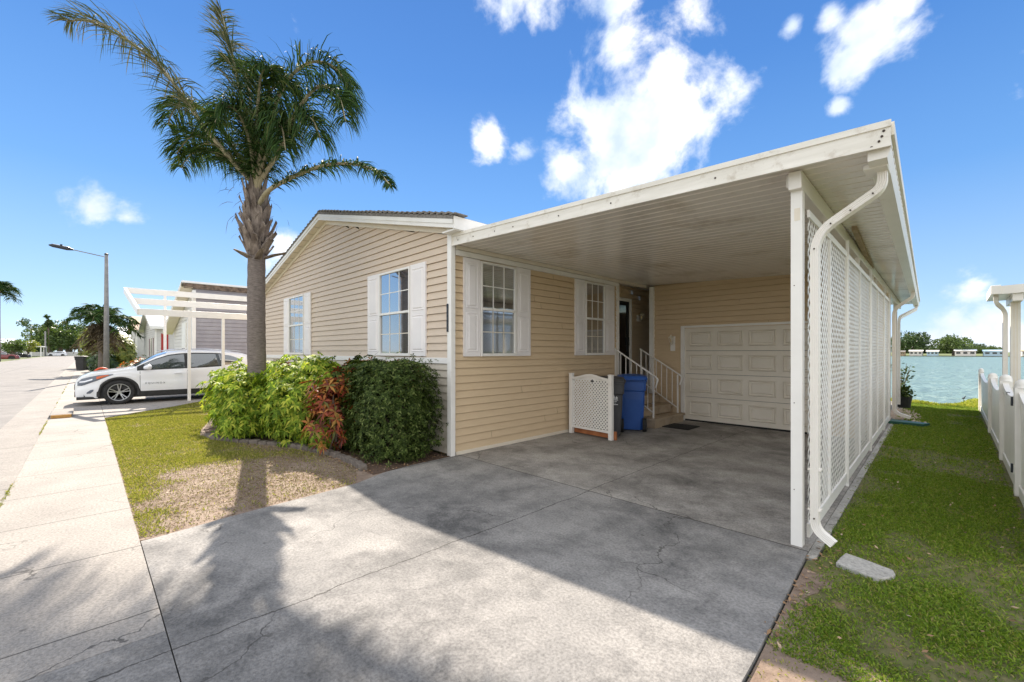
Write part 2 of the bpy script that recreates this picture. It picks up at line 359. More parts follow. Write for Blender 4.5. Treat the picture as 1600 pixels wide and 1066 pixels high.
def np_mesh(name, V, Fc, mat, parent=None):
    """V (n,3), Fc (m,k) numpy -> object, fast"""
    me = bpy.data.meshes.new(name); n = len(V); m, k = Fc.shape
    me.vertices.add(n); me.vertices.foreach_set('co', V.astype(np.float32).ravel())
    me.loops.add(m * k); me.loops.foreach_set('vertex_index', Fc.astype(np.int32).ravel())
    me.polygons.add(m); me.polygons.foreach_set('loop_start', np.arange(m, dtype=np.int32) * k)
    me.polygons.foreach_set('loop_total', np.full(m, k, dtype=np.int32))
    me.update(calc_edges=True)
    return link_mesh(name, me, mat, parent)
def unit(a): return a / (np.linalg.norm(a, axis=1, keepdims=True) + 1e-9)
def leaf_arrays(P, D, Nn, L, W, droop=0.0):
    """one 4-vertex leaf per row: base, side, tip, side"""
    n = len(P); D = unit(D); S = unit(np.cross(D, Nn)); L = np.broadcast_to(L, n)[:, None]; W = np.broadcast_to(W, n)[:, None]
    dz = np.zeros((n, 3)); dz[:, 2] = -1
    a = P; b = P + D * L * .5 + S * W * .5; c = P + D * L + dz * droop * L; d = P + D * L * .5 - S * W * .5
    V = np.stack([a, b, c, d], 1).reshape(-1, 3); Fc = np.arange(4 * n).reshape(n, 4)
    return V, Fc
def rand_dirs(n):
    a = rng.normal(size=(n, 3)); return unit(a)

def in_poly(P, poly):
    x, y = P[:, 0], P[:, 1]; ins = np.zeros(len(P), bool); n = len(poly); j = n - 1
    for i in range(n):
        xi, yi = poly[i]; xj, yj = poly[j]
        c = ((yi > y) != (yj > y)) & (x < (xj - xi) * (y - yi) / (yj - yi + 1e-12) + xi); ins ^= c; j = i
    return ins
def vnoise(x, y, s, seed=0):
    g = np.random.default_rng(seed).random((64, 64)); u = x * s; v = y * s
    i = np.floor(u).astype(int); j = np.floor(v).astype(int); fu = u - i; fv = v - j; fu = fu * fu * (3 - 2 * fu); fv = fv * fv * (3 - 2 * fv)
    G = lambda a, b: g[a % 64, b % 64]
    return (G(i, j) * (1 - fu) + G(i + 1, j) * fu) * (1 - fv) + (G(i, j + 1) * (1 - fu) + G(i + 1, j + 1) * fu) * fv
def grass(name, poly, dens, h, wd, mat, mask=None, z0=0.0, label=None, cat='grass', lean=.5):
    xs = [p[0] for p in poly]; ys = [p[1] for p in poly]
    n = int((max(xs) - min(xs)) * (max(ys) - min(ys)) * dens)
    P = np.column_stack([rng.uniform(min(xs), max(xs), n), rng.uniform(min(ys), max(ys), n)])
    keep = in_poly(P, poly)
    if mask is not None: keep &= rng.random(n) < mask(P[:, 0], P[:, 1])
    P = P[keep]; n = len(P); P = np.column_stack([P, np.full(n, z0)])
    D = np.column_stack([rng.normal(0, lean, n), rng.normal(0, lean, n), np.ones(n)])
    L = h * rng.uniform(.45, 1.3, n) * (.7 + .6 * vnoise(P[:, 0], P[:, 1], 2.5, 5))
    V, Fc = leaf_arrays(P, D, rand_dirs(n), L, wd * rng.uniform(.6, 1.3, n), .25)
    o = np_mesh(name, V, Fc, mat); tag(o, label, cat, None, 'stuff'); return o
# ================================================================== SETTING
def sheet(name, poly, z, mat, th=0, **k):
    mb = MB()
    if th: mb.prism(poly, z - th, z)
    else: mb.add([(x, y, z) for x, y in poly], [tuple(range(len(poly)))])
    return tag(mb.build(name, mat), kind='structure', **k)
SHORE = [(-70, 20.5), (-6, 19.6), (-2.6, 19.4), (-1.4, 19.3), (-.75, 18.9), (-.25, 18.25), (.05, 18.6), (.2, 19.9), (.5, 21.0), (1.6, 21.2), (5, 20.8), (60, 21.0), (200, 21)]
def ground():
    mb = MB(); z = -.06; B = 900
    near = [(-B, -B), (B, -B), (B, 21), (200, 21)] + SHORE[::-1][1:] + [(-70, 21), (-B, 21)]
    mb.add([(x, y, z) for x, y in near], [tuple(range(len(near)))])
    mb.add([(-B, 21, z), (-70, 21, z), (-70, 226, z), (-B, 226, z)], [(0, 1, 2, 3)])
    mb.add([(200, 21, z), (B, 21, z), (B, 226, z), (200, 226, z)], [(0, 1, 2, 3)])
    mb.add([(-B, 226, z), (B, 226, z), (B, 1600, z), (-B, 1600, z)], [(0, 1, 2, 3)])
    for (x0, y0), (x1, y1) in zip(SHORE[:-1], SHORE[1:]):
        mb.add([(x0, y0, z), (x1, y1, z), (x1, y1 + .5, -.8), (x0, y0 + .5, -.8)], [(0, 1, 2, 3)])
    mb.add([(-70, 226, z), (200, 226, z), (200, 225, -.8), (-70, 225, -.8)], [(0, 1, 2, 3)])
    mb.add([(-70, 20.5, z), (-70, 226, z), (-69, 226, -.8), (-69, 20.5, -.8)], [(0, 1, 2, 3)])
    mb.add([(200, 20.5, z), (200, 226, z), (199, 226, -.8), (199, 20.5, -.8)], [(0, 1, 2, 3)])
    tag(mb.build('ground', 'far_ground'), kind='structure')
ground()
sheet('lake_water', [(-70, 17), (200, 17), (200, 226), (-70, 226)], -.24, 'lake_water')
DL = [(-4.70, .325), (-4.72, .5), (-4.80, .9), (-4.85, 1.3), (-4.90, 1.8), (-4.97, 2.3), (-5.17, 2.75), (-5.24, 3.2), (-5.26, 4.03)]      # driveway, lawn side
sheet('road', [(-226, -9.3), (60, -9.3), (60, -1.24), (-226, -1.24)], -.035, 'road_asphalt', .05)
sheet('road_gutter', [(-226, -1.236), (60, -1.236), (60, -.616), (-226, -.616)], -.012, 'gutter_concrete', .06)
sheet('sidewalk', [(-226, -.61), (-3.1, -.61), (-3.1, .319), (-226, .319)], 0, 'walk_concrete', .08)
sheet('sidewalk_apron', [(-3.096, -.61), (30, -.61), (30, .319), (-3.096, .319)], 0, 'drive_concrete', .08)
sheet('driveway', DL + [(-.80, 4.03), (-.71, 2.4), (-.68, 1.4), (-.55, .325)], 0, 'drive_concrete', .09)
sheet('carport_slab', [(-5.6, 4.04), (-.80, 4.04), (-1.12, 18.3), (-5.6, 18.3)], -.003, 'slab_concrete', .09)
sheet('slab_edge', [(-.796, 3.95), (-.735, 3.95), (-1.02, 17.9), (-1.10, 17.9)], -.012, 'edge_concrete', .08)
NDRV = [(-14.1, .325), (-14.9, 1.05), (-15.6, 1.75), (-16.3, 2.3), (-16.95, 3.0), (-16.98, 12), (-20.2, 12), (-20.2, .325)]
sheet('neighbour_driveway', NDRV, 0, 'walk_concrete', .08)
LAWN = [(-13.95, .32), (-4.76, .32)] + [(x - .02, y) for x, y in DL[1:]] + [(-5.3, 3.9), (-16.95, 3.9), (-16.95, 3.05), (-16.25, 2.33), (-15.55, 1.78), (-14.85, 1.08)]
sheet('front_lawn', LAWN, -.012, 'soil', .05)
SIDE = [(-.78, 3.9), (-.70, 2.4), (-.66, 1.4), (-.53, .33), (4, .33), (4, 20.8), (.5, 20.9), (.25, 19.8), (.1, 18.5), (-.25, 18.15), (-.8, 18.8), (-1.4, 19.2), (-3, 19.3), (-3, 18.1), (-1.08, 17.9), (-.72, 4.0)]
sheet('side_yard', SIDE, -.022, 'turf', .05)

BSO = [(-.77, 3.75)] + [(-.60 + .05 * math.sin(y * 9) + random.uniform(-.03, .03), y) for y in np.linspace(3.7, 2.95, 12)] + [(-.55 + q * .13, 2.86 - .22 * q * .13 + random.uniform(-.05, .05)) for q in range(1, 14)] + [(1.6, 1.9), (2.4, .34), (-.53, .34), (-.66, 1.4), (-.70, 2.4)]
sheet('bare_soil', BSO, -.017, 'soil', .03)
# mulch bed and scalloped edging
EDGE = [(-9.75, 1.62), (-9.3, 1.62), (-8.8, 1.82), (-8.3, 2.12), (-7.8, 2.38), (-7.2, 2.56), (-6.6, 2.66), (-6.0, 2.68), (-5.45, 2.62)]
sheet('mulch_bed', [(-12.6, 3.88), (-12.6, 2.2), (-10.6, 1.7)] + EDGE + [(-5.2, 2.62), (-5.28, 3.3), (-5.3, 3.88)], -.004, 'mulch', .03)
def spline(pts, step):
    out = []; P = [Vector((*p, 0)) for p in pts]
    for i in range(len(P) - 1):
        n = max(1, int((P[i + 1] - P[i]).length / step))
        a = P[max(i - 1, 0)]; b = P[i]; c = P[i + 1]; d = P[min(i + 2, len(P) - 1)]
        for k in range(n):
            t = k / n; out.append(.5 * ((2 * b) + (c - a) * t + (2 * a - 5 * b + 4 * c - d) * t * t + (3 * b - a - 3 * c + d) * t ** 3))
    return out + [P[-1]]
ed = thing('garden_edging', 'low curved border of brown scalloped concrete edging along the planting bed', 'garden edging', (-7.5, 2.5, 0))
pp = spline(EDGE, .155)
for i in range(0, len(pp) - 1):
    a, b = pp[i], pp[i + 1]; m = (a + b) / 2; d = (b - a).normalized(); nrm = Vector((-d.y, d.x, 0)); L = (b - a).length * .47
    mb = MB(lambda u, n, z, m=m, d=d, nrm=nrm: tuple(m + d * u + nrm * n + Vector((0, 0, z))))
    h = .062 + random.uniform(-.014, .012)
    prof = [(-L, -.02), (L, -.02), (L, h * .7), (L * .6, h * .94), (0, h), (-L * .6, h * .94), (-L, h * .7)]
    mb.extr(prof, -.045, .045)
    mb.build('edging_block', 'edging_block', ed, .006)

# ================================================================== HOUSE
XS, YF = -5.29, 3.93            # side wall plane, front wall plane
FR = lambda u, n, z: (u, YF - n, z)          # front wall: u = x, n out = -y
SD = lambda u, n, z: (XS + n, u, z)          # side wall: u = y, n out = +x
GW = lambda u, n, z: (u, 9.77 - n, z)        # garage wall
def siding(xf, u0, u1, z0, z1, h=.115, t=.022, holes=(), top=None):
    mb = MB(xf); z = z0
    while z < z1 - 1e-6:
        zt = min(z + h, z1); segs = [(u0, u1)]
        for (a, b, c, d) in holes:
            if z + h * .5 > c and z + h * .5 < d:
                ns = []
                for (p, q) in segs:
                    if b <= p or a >= q: ns.append((p, q)); continue
                    if a > p: ns.append((p, a))
                    if b < q: ns.append((b, q))
                segs = ns
        cut = []
        for (p, q) in segs:
            if q - p > 2.4 and h < .13:
                m_ = random.uniform(p + .5, q - .5); cut += [(p, m_ - .001, 0), (m_ + .001, q, .003)]
            else: cut.append((p, q, 0))
        t0 = t
        for (p, q, dt_) in cut:
            t = t0 + dt_
            pb, qb, pt, qt = p, q, p, q
            if top:
                l0, r0 = top(z); l1, r1 = top(zt)
                pb, qb, pt, qt = max(p, l0), min(q, r0), max(p, l1), min(q, r1)
                if qb - pb < .02: continue
                if qt < pt: pt = qt = (pt + qt) / 2
            g_ = zt - .0065
            mb.add([(pb, t, z), (qb, t, z), (qt, .004, g_), (pt, .004, g_)], [(0, 1, 2, 3)])
            mb.add([(pb, -.03, z), (qb, -.03, z), (qb, t, z), (pb, t, z)], [(0, 1, 2, 3)])
            mb.add([(pt, -.016, g_), (qt, -.016, g_), (qt, -.016, zt + .003), (pt, -.016, zt + .003)], [(0, 1, 2, 3)])
            mb.add([(pt, .004, g_), (qt, .004, g_), (qt, -.016, g_), (pt, -.016, g_)], [(0, 1, 2, 3)])
        t = t0; z = zt
    return mb
house = thing('mobile_home', 'single-storey beige house with horizontal siding and white shutters behind the palm', 'house', (-10, 9, 0))
PK, ZE, ZP = -10.02, 3.33, 4.46      # ridge, wall height, wall peak
LW = -14.76
def gable(z):
    if z <= ZE: return (LW, XS)
    k = (z - ZE) / (ZP - ZE); return (LW + (PK - LW) * k, XS + (PK - XS) * k)
siding(FR, LW, XS, 1.47, ZP, top=gable).build('wall', 'siding', house)
siding(FR, LW, XS, 0.02, 1.38, .115).build('skirting', 'skirt_siding', house)
MB(FR).box(LW, XS, -.01, .030, 1.38, 1.47).build('band_board', 'white_trim', house, .004)
W2 = siding(SD, YF, 8.5, 0.05, 3.2, .115); W2.build('wall', 'siding_tan', house)
MB(SD).box(YF + .06, 8.5, -.02, .028, -.02, .05).build('base_trim', 'cream_trim', house, .003)
RC = lambda u, n, z: (-5.72 + n, u, z)
siding(RC, 8.5, 10.9, .6, 3.2, .115).build('wall', 'siding_tan', house)
mb = MB(); mb.box(-5.72, XS - .02, 8.46, 8.5, 0, 3.2); mb.build('wall_return', 'cream_trim', house)
# back and far walls close the house
mb = MB(); mb.box(LW, XS, 17.9, 17.95, 0, 3.3); mb.box(LW, LW + .04, YF + .03, 17.9, 0, 3.3); mb.box(-5.8, -5.76, 10.9, 17.9, 0, 3.3); mb.build('wall', 'siding_tan', house)
# corner post and door-side trim
MB().box(-5.335, -5.235, 3.875, 3.955, 0.0, 3.42).build('corner_post', 'white_trim', house, .004)
MB(SD).box(8.44, 8.54, -.02, .035, 0.05, 3.09).build('corner_trim', 'white_trim', house, .004)
MB().box(-5.15, -5.04, 9.70, 9.80, 0, 3.12).build('corner_trim', 'white_trim', house, .004)
# header trim under the carport ceiling, two steps
MB(SD).box(3.97, 8.5, 0, .05, 3.02, 3.10).build('header_trim', 'white_trim', house, .003)
MB(SD).box(3.97, 9.7, 0, .07, 3.105, 3.165).build('header_trim', 'cream_trim', house, .003)
# roof: overhang forward to y = 3.74
def roof_house():
    y0, y1 = 3.74, 18.2; zr = 4.66; xr, zr_r = -5.0, 3.46; xl, zl = -14.98, 3.42; th = .05
    mb = MB(); 
    for (xa, za, xb, zb) in ((PK, zr, xr, zr_r), (PK, zr, xl, zl)):
        mb.add([(xa, y0 - .02, za + th), (xb, y0 - .02, zb + th), (xb, y1, zb + th), (xa, y1, za + th), (xa, y0 - .02, za), (xb, y0 - .02, zb), (xb, y1, zb), (xa, y1, za)],
               [(0, 1, 2, 3), (7, 6, 5, 4), (0, 4, 5, 1), (1, 5, 6, 2), (3, 2, 6, 7)])
    rf = mb.build('roof', 'shingle', house)
    # ragged shingle edge
    mb = MB(); x = xl
    while x < xr:
        k = (x - xl) / (PK - xl) if x < PK else (xr - x) / (xr - PK)
        z = (zl if x < PK else zr_r) + (zr - (zl if x < PK else zr_r)) * k + th
        mb.box(x, x + .14, y0 - .03, y0 + .2, z - .01, z + random.uniform(.006, .02)); x += .16
    mb.build('shingle_edge', 'shingle', rf)
    for (xa, za, xb, zb, nm) in ((PK, zr, xr, zr_r, 'r'), (PK, zr, xl, zl, 'l')):
        mb = MB(); mb.xf = lambda u, n, z: (u, n, z)
        mb.add([(xa, y0, za - .13), (xb, y0, zb - .13), (xb, y0, zb - .003), (xa, y0, za - .003), (xa, y0 + .02, za - .13), (xb, y0 + .02, zb - .13), (xb, y0 + .02, zb - .003), (xa, y0 + .02, za - .003)],
               [(0, 1, 2, 3), (7, 6, 5, 4), (0, 4, 5, 1), (1, 5, 6, 2)])
        mb.add([(xa, y0 - .012, za - .07), (xb, y0 - .012, zb - .07), (xb, y0 - .012, zb - .003), (xa, y0 - .012, za - .003), (xa, y0, za - .07), (xb, y0, zb - .07)],
               [(0, 1, 2, 3), (0, 4, 5, 1)])
        mb.build('rake_board', 'white_trim', house)
        mb = MB()       # soffit with lapped strips
        n = 14
        for i in range(n):
            k0, k1 = i / n, (i + 1) / n; X0, X1 = xa + (xb - xa) * k0, xa + (xb - xa) * k1; Z0, Z1 = za + (zb - za) * k0 - .12, za + (zb - za) * k1 - .12
            mb.add([(X0, y0 + .02, Z0 - .006), (X1, y0 + .02, Z1), (X1, YF + .03, Z1), (X0, YF + .03, Z0 - .006)], [(0, 1, 2, 3)])
        mb.build('soffit', 'cream_trim', house)
        mb = MB(); mb.add([(xa, YF - .035, za - .20), (xb, YF - .035, zb - .20), (xb, YF - .035, zb - .125), (xa, YF - .035, za - .125), (xa, YF, za - .20), (xb, YF, zb - .20)],
               [(0, 1, 2, 3), (0, 4, 5, 1)]); mb.build('frieze_board', 'cream_trim', house)
    for (x, z, s) in ((xr, zr_r, 1), (xl, zl, -1)):
        mb = MB(); a, b = sorted((x, x + .02 * s)); mb.box(a, b, y0, y1, z - .14, z + .04); a, b = sorted((x, x - .3 * s)); mb.box(a, b, y0 + .02, y1, z - .15, z - .13)
        mb.build('eave_board', 'white_trim', house)
roof_house()

def window(xf, u0, u1, z0=1.5, z1=3.0, lower='screen_glass', upper='window_glass', cols=3):
    mb = MB(xf); f = .035
    mb.box(u0, u1, 0, .06, z1 - f, z1); mb.box(u0, u1, 0, .07, z0 - .01, z0 + f)
    mb.box(u0, u0 + f, 0, .06, z0 + f, z1 - f); mb.box(u1 - f, u1, 0, .06, z0 + f, z1 - f)
    w_ = mb.build('window', 'white_trim', house, .003)
    zm = (z0 + z1) / 2
    mb = MB(xf); mb.box(u0 + f, u1 - f, .024, .062, zm - .025, zm + .015); mb.build('meeting_rail', 'white_trim', w_, .003)
    MB(xf).box(u0 + f, u1 - f, .024, .036, zm + .015, z1 - f).build('pane', upper, w_)
    MB(xf).box(u0 + f, u1 - f, .024, .029, z0 + f, zm - .025).build('pane', lower, w_)
    for (a, b, n, mt) in ((zm + .015, z1 - f, .042, 'white_trim'), (z0 + f, zm - .025, .034, 'cream_trim')):
        mb = MB(xf); W = u1 - u0 - 2 * f
        for k in range(1, cols): mb.box(u0 + f + W * k / cols - .007, u0 + f + W * k / cols + .007, .024, n, a, b)
        mb.box(u0 + f, u1 - f, .024, n - .002, (a + b) / 2 - .007, (a + b) / 2 + .007)
        mb.build('muntins', mt, w_)
def shutter(xf, u0, u1, z0=1.49, z1=3.01):
    mb = MB(xf); mb.box(u0, u1, .016, .046, z0, z1); s = .05
    zm = z0 + (z1 - z0) * .47
    for (a, b) in ((z0 + .07, zm - .035), (zm + .035, z1 - .07)):
        p0, p1 = u0 + s, u1 - s; P = lambda i, n: [(p0 + i, n, a + i), (p1 - i, n, a + i), (p1 - i, n, b - i), (p0 + i, n, b - i)]
        vs = P(0, .0465) + P(.01, .054) + P(.022, .0468) + P(.034, .0468) + P(.05, .056)
        mb.add(vs, [(k * 4 + i, k * 4 + (i + 1) % 4, (k + 1) * 4 + (i + 1) % 4, (k + 1) * 4 + i) for k in range(4) for i in range(4)] + [(16, 17, 18, 19)])
    mb.build('shutter', 'shutter_white', house)
for (xf, a, b, L, Rr) in ((FR, -12.47, -11.37, .44, .44), (FR, -7.47, -6.40, .46, .46), (SD, 4.46, 5.25, .33, .36), (SD, 7.25, 7.95, .33, .37)):
    window(xf, a, b); shutter(xf, a - L - .005, a - .01); shutter(xf, b + .01, b + Rr + .005)

# door in the recess
d = MB(RC); d.box(8.62, 8.70, 0, .07, .75, 2.85); d.box(9.66, 9.76, 0, .07, .75, 2.85); d.box(8.62, 9.76, 0, .072, 2.80, 2.88)
dr = d.build('door', 'white_trim', house, .004)
MB(RC).box(8.70, 9.66, .03, .038, .77, 2.80).build('door_screen', 'screen_glass', dr)
mb = MB(RC); mb.box(9.56, 9.655, .03, .054, .77, 2.80); mb.box(8.71, 8.80, .03, .054, .77, 2.80); mb.box(8.80, 9.56, .03, .052, 1.45, 1.53); mb.box(8.80, 9.56, .03, .052, 2.70, 2.80); mb.box(8.80, 9.56, .03, .052, .77, .95)
mb.build('door_frame', 'dark_interior', dr)
MB(RC).box(9.585, 9.61, .054, .09, 1.72, 1.92).build('door_handle', 'black_plastic', dr)
# number plaque on the corner post
pl = MB().box(-5.334, -5.299, 3.862, 3.8745, 1.86, 2.28).build('number_plaque', 'black_plaque', house)
for k, z in enumerate((2.20, 2.13, 2.06, 1.99, 1.92)):
    MB().box(-5.324, -5.309, 3.860, 3.8618, z - .018, z + .018 - .01 * (k % 2)).build('plaque_digit', 'dark_marking', pl)

# ================================================================== GARAGE / SHED
shed = thing('storage_shed', 'tan-sided shed at the back of the carport with a white panelled garage door', 'shed', (-3, 10, 0))
siding(GW, -5.05, -1.10, .02, 3.15, .115, holes=[(-4.30, -1.62, 0, 2.1)]).build('wall', 'siding_tan', shed)
mb = MB(lambda u, n, z: (-1.14 + n, u, z)); s2 = siding(lambda u, n, z: (-1.16 + n, u, z), 9.8, 13.6, .05, 2.95, .115); s2.build('wall', 'siding_tan', shed)
mb = MB(); mb.box(-5.05, -1.17, 13.6, 13.64, 0, 2.95); mb.build('wall', 'siding_tan', shed)
MB().box(-1.17, -1.09, 9.73, 9.80, 0, 3.0).build('corner_trim', 'white_trim', shed)
MB().box(-4.3, -1.62, 9.83, 9.87, 0, 2.2).build('backing', 'dark_interior', shed)
def garage():
    u0, u1, z1 = -4.30, -1.72, 2.10
    f = MB(GW); f.box(u0 - .09, u0, -.04, .035, 0, z1 + .05); f.box(u1, u1 + .09, -.04, .035, 0, z1 + .05); f.box(u0, u1, -.04, .033, z1, z1 + .05)
    f.build('door_trim', 'white_trim', shed, .004)
    g = MB(GW); ph = (z1 - .03) / 4
    for r_ in range(4):
        a = .03 + r_ * ph; g.box(u0, u1, -.03, 0, a + .004, a + ph - .004)
        for c_ in range(4):
            p0 = u0 + .10 + c_ * .617; p1 = p0 + .50; q0, q1 = a + .10, a + ph - .09; t = .035
            # raised rounded frame round a panel
            P = lambda i, n: [(p0 + i, n, q0 + i), (p1 - i, n, q0 + i), (p1 - i, n, q1 - i), (p0 + i, n, q1 - i)]
            vs = P(0, 0.0005) + P(.016, .024) + P(.034, .003) + P(.052, .003) + P(.07, .020)
            fs = []
            for k in range(4):
                for i in range(4): fs.append((k * 4 + i, k * 4 + (i + 1) % 4, (k + 1) * 4 + (i + 1) % 4, (k + 1) * 4 + i))
            fs.append((16, 17, 18, 19)); g.add(vs, fs)
    gd = g.build('garage_door', 'garage_white', shed)
    MB(GW).box(u0, u1, -.02, .004, .0, .03).build('door_seal', 'rubber', gd)
garage()

def lantern(name, label, xf, u, z, s=1.0, drop=False):
    t = thing(name, label, 'wall light', xf(u, 0, z), 'wall lights by the entry')
    MB(xf).box(u - .055 * s, u + .055 * s, .012, .035, z - .22 if drop else z - .08, z + .12 if drop else z + .08).build('mounting_plate', 'white_trim', t, .004)
    mb = MB(xf); zz = z + .02
    mb.tube([(u, .03, zz - .06), (u, .10, zz - .10), (u, .12, zz - .04)], .009, 8)
    mb.build('bracket', 'cream_trim', t)
    cage = MB(xf); R0, R1 = .035 * s, .055 * s
    for k in range(6):
        a = math.pi * k / 3; c, q = math.cos(a), math.sin(a)
        cage.bar((u + R0 * c, .12 + R0 * q, zz - .04), (u + R1 * c, .12 + R1 * q, zz + .06), .006)
    cage.tube([(u, .12, zz + .055), (u, .12, zz + .075), (u, .12, zz + .11), (u, .12, zz + .14)], [R1 * 1.15, R1 * 1.1, R1 * .35, .006], 6)
    cage.tube([(u, .12, zz - .055), (u, .12, zz - .04)], [R0 * .6, R0 * 1.1], 6)
    cage.build('lantern_cage', 'cream_trim', t)
    MB(xf).tube([(u, .12, zz - .03), (u, .12, zz + .03)], .014 * s, 8).build('bulb', 'brass', t)
RC2 = RC
lantern('wall_lantern', 'small cream lantern on a square plate beside the entry door', RC, 10.15, 2.42, 1.2)
lantern('wall_lantern', 'small brass and cream lantern on a tall plate between the steps and the garage door', GW, -4.58, 1.80, 1.0, True)

# ================================================================== CARPORT
cp = thing('carport', 'attached carport with flat white aluminium roof, corner post and lattice side', 'carport', (-3, 8, 0))
ZU = lambda x: 3.17 - (x - XS) * .036
XE = lambda y: -.30 - .030 * (y - 3.9)
XL = lambda y: -.885 - .0200 * (y - 4.2)
def ceiling():
    mb = MB(); y = 3.94; p = .152
    while y < 17.8:
        xe = XE(y); xs = XS + .06 if y < 8.5 else -5.7
        prof = [(0, 0), (.118, 0), (.123, .007), (.130, .007), (.135, 0), (.138, -.003), (.148, -.003), (p, 0)]
        for (a, za), (b, zb) in zip(prof[:-1], prof[1:]):
            mb.add([(xs, y + a, ZU(xs) + za), (xs, y + b, ZU(xs) + zb), (xe, y + b, ZU(xe) + zb), (xe, y + a, ZU(xe) + za)], [(0, 1, 2, 3)])
        y += p
    mb.build('ceiling', 'ceiling_panel', cp)
    mb = MB(); T = .13
    mb.add([(XS - .15, 3.94, ZU(XS) + T), (XE(3.9), 3.94, ZU(-.3) + T), (XE(17.8), 17.8, ZU(-.3) + T), (XS - .15, 17.8, ZU(XS) + T)], [(0, 1, 2, 3)])
    mb.build('roof_panel', 'aluminium_white', cp)
ceiling()
# front fascia: upper lip, flat face, lower lip
x0, x1 = XS + .055, XE(3.9)
def fasc(za, zb, ya, yb, name='fascia', mat='fascia_white'):
    mb = MB(); mb.add([(x0, ya, ZU(x0) + za), (x1, ya, ZU(x1) + za), (x1, ya, ZU(x1) + zb), (x0, ya, ZU(x0) + zb), (x0, yb, ZU(x0) + za), (x1, yb, ZU(x1) + za), (x1, yb, ZU(x1) + zb), (x0, yb, ZU(x0) + zb)],
        [(0, 1, 2, 3), (7, 6, 5, 4), (0, 4, 5, 1), (1, 5, 6, 2), (2, 6, 7, 3), (3, 7, 4, 0)]); return mb.build(name, mat, cp)
fa = fasc(-.02, .135, 3.90, 3.938)
mb = MB(); 
for (za, zb, ya) in ((.105, .15, 3.888), (-.028, -.012, 3.89)):
    mb.add([(x0, ya, ZU(x0) + za), (x1 + .004, ya, ZU(x1) + za), (x1 + .004, ya, ZU(x1) + zb), (x0, ya, ZU(x0) + zb), (x0, 3.8995, ZU(x0) + za), (x1 + .004, 3.8995, ZU(x1) + za), (x1 + .004, 3.8995, ZU(x1) + zb), (x0, 3.8995, ZU(x0) + zb)],
        [(0, 1, 2, 3), (0, 4, 5, 1), (1, 5, 6, 2), (2, 6, 7, 3)])
mb.build('fascia_lip', 'fascia_white', fa)
for x in (-5.1, -4.75, -4.3, -3.95, -3.2, -2.5, -1.45, -.40, -.36, -.345, -.335):
    z = ZU(x) + (.04 if x < -1 else {-.40: -.01, -.36: .02, -.345: .05, -.335: .085}[x])
    MB().tube([(x, 3.902, z), (x, 3.894, z)], .008, 8).build('screw', 'screw_rust', fa)
# gutter along the eave
mb = MB()
ys = [3.94, 17.8]
sec = [(-.125, -.085), (-.02, -.085), (0, -.03), (0, .135), (-.012, .135), (-.012, .0), (-.125, .0)]
vs = [(XE(y) + a, y, ZU(-.3) + b) for y in ys for a, b in sec]; k = len(sec)
mb.add(vs, [(i, (i + 1) % k, k + (i + 1) % k, k + i) for i in range(k)] + [tuple(range(k)), tuple(range(k, 2 * k))[::-1]])
mb.build('gutter', 'aluminium_white', cp)
mb = MB(); vs = [(XE(y) + a, y, ZU(-.3) + b) for y in ys for a, b in [(.001, .06), (.018, .06), (.018, .15), (.001, .15)]]
mb.add(vs, [(i, (i + 1) % 4, 4 + (i + 1) % 4, 4 + i) for i in range(4)] + [(0, 1, 2, 3), (7, 6, 5, 4)]); mb.build('gutter_lip', 'fascia_white', cp)
# beam and posts
mb = MB()
def beamq(a, b, z0, z1, ya, yb):
    mb.add([(XL(y) + q, y, z) for y in (ya, yb) for q, z in ((a, z0), (b, z0), (b, z1), (a, z1))], [(0, 1, 2, 3), (7, 6, 5, 4), (0, 4, 5, 1), (1, 5, 6, 2), (2, 6, 7, 3), (3, 7, 4, 0)])
beamq(-.05, .04, 2.86, 3.00, 4.03, 17.7); bm = mb.build('beam', 'aluminium_white', cp, .003)
mb = MB(); beamq(-.075, -.051, 2.90, 3.00, 4.08, 17.7); mb.build('beam_flange', 'aluminium_white', bm)
for (y, nm) in ((4.13, 0), (9.55, 0), (13.45, 0), (15.9, 0)):
    x = XL(y); mb = MB(); mb.box(x - .045, x + .035, y - .04, y + .04, -.003, 2.86)
    mb.box(x + .0355, x + .037, y - .03, y - .01, 0, 2.86)
    p = mb.build('post', 'white_trim' if y < 5 else 'aluminium_white', cp, .004)
    if y < 5:
        MB().box(x - .02, x + .02, y - .042, y - .0405, 2.62, 2.72).build('label_stain', 'cream_trim', p)
        for z in (.45, 1.15, 2.1): MB().tube([(x - .02, y - .04, z), (x - .02, y - .044, z)], .004, 6).build('screw', 'screw_rust', p)
# brown board in the soffit
MB().bar((-.80, 6.3, 2.985), (-.98, 9.6, 2.985), .05, .05).build('soffit_board', 'weathered_wood', cp)

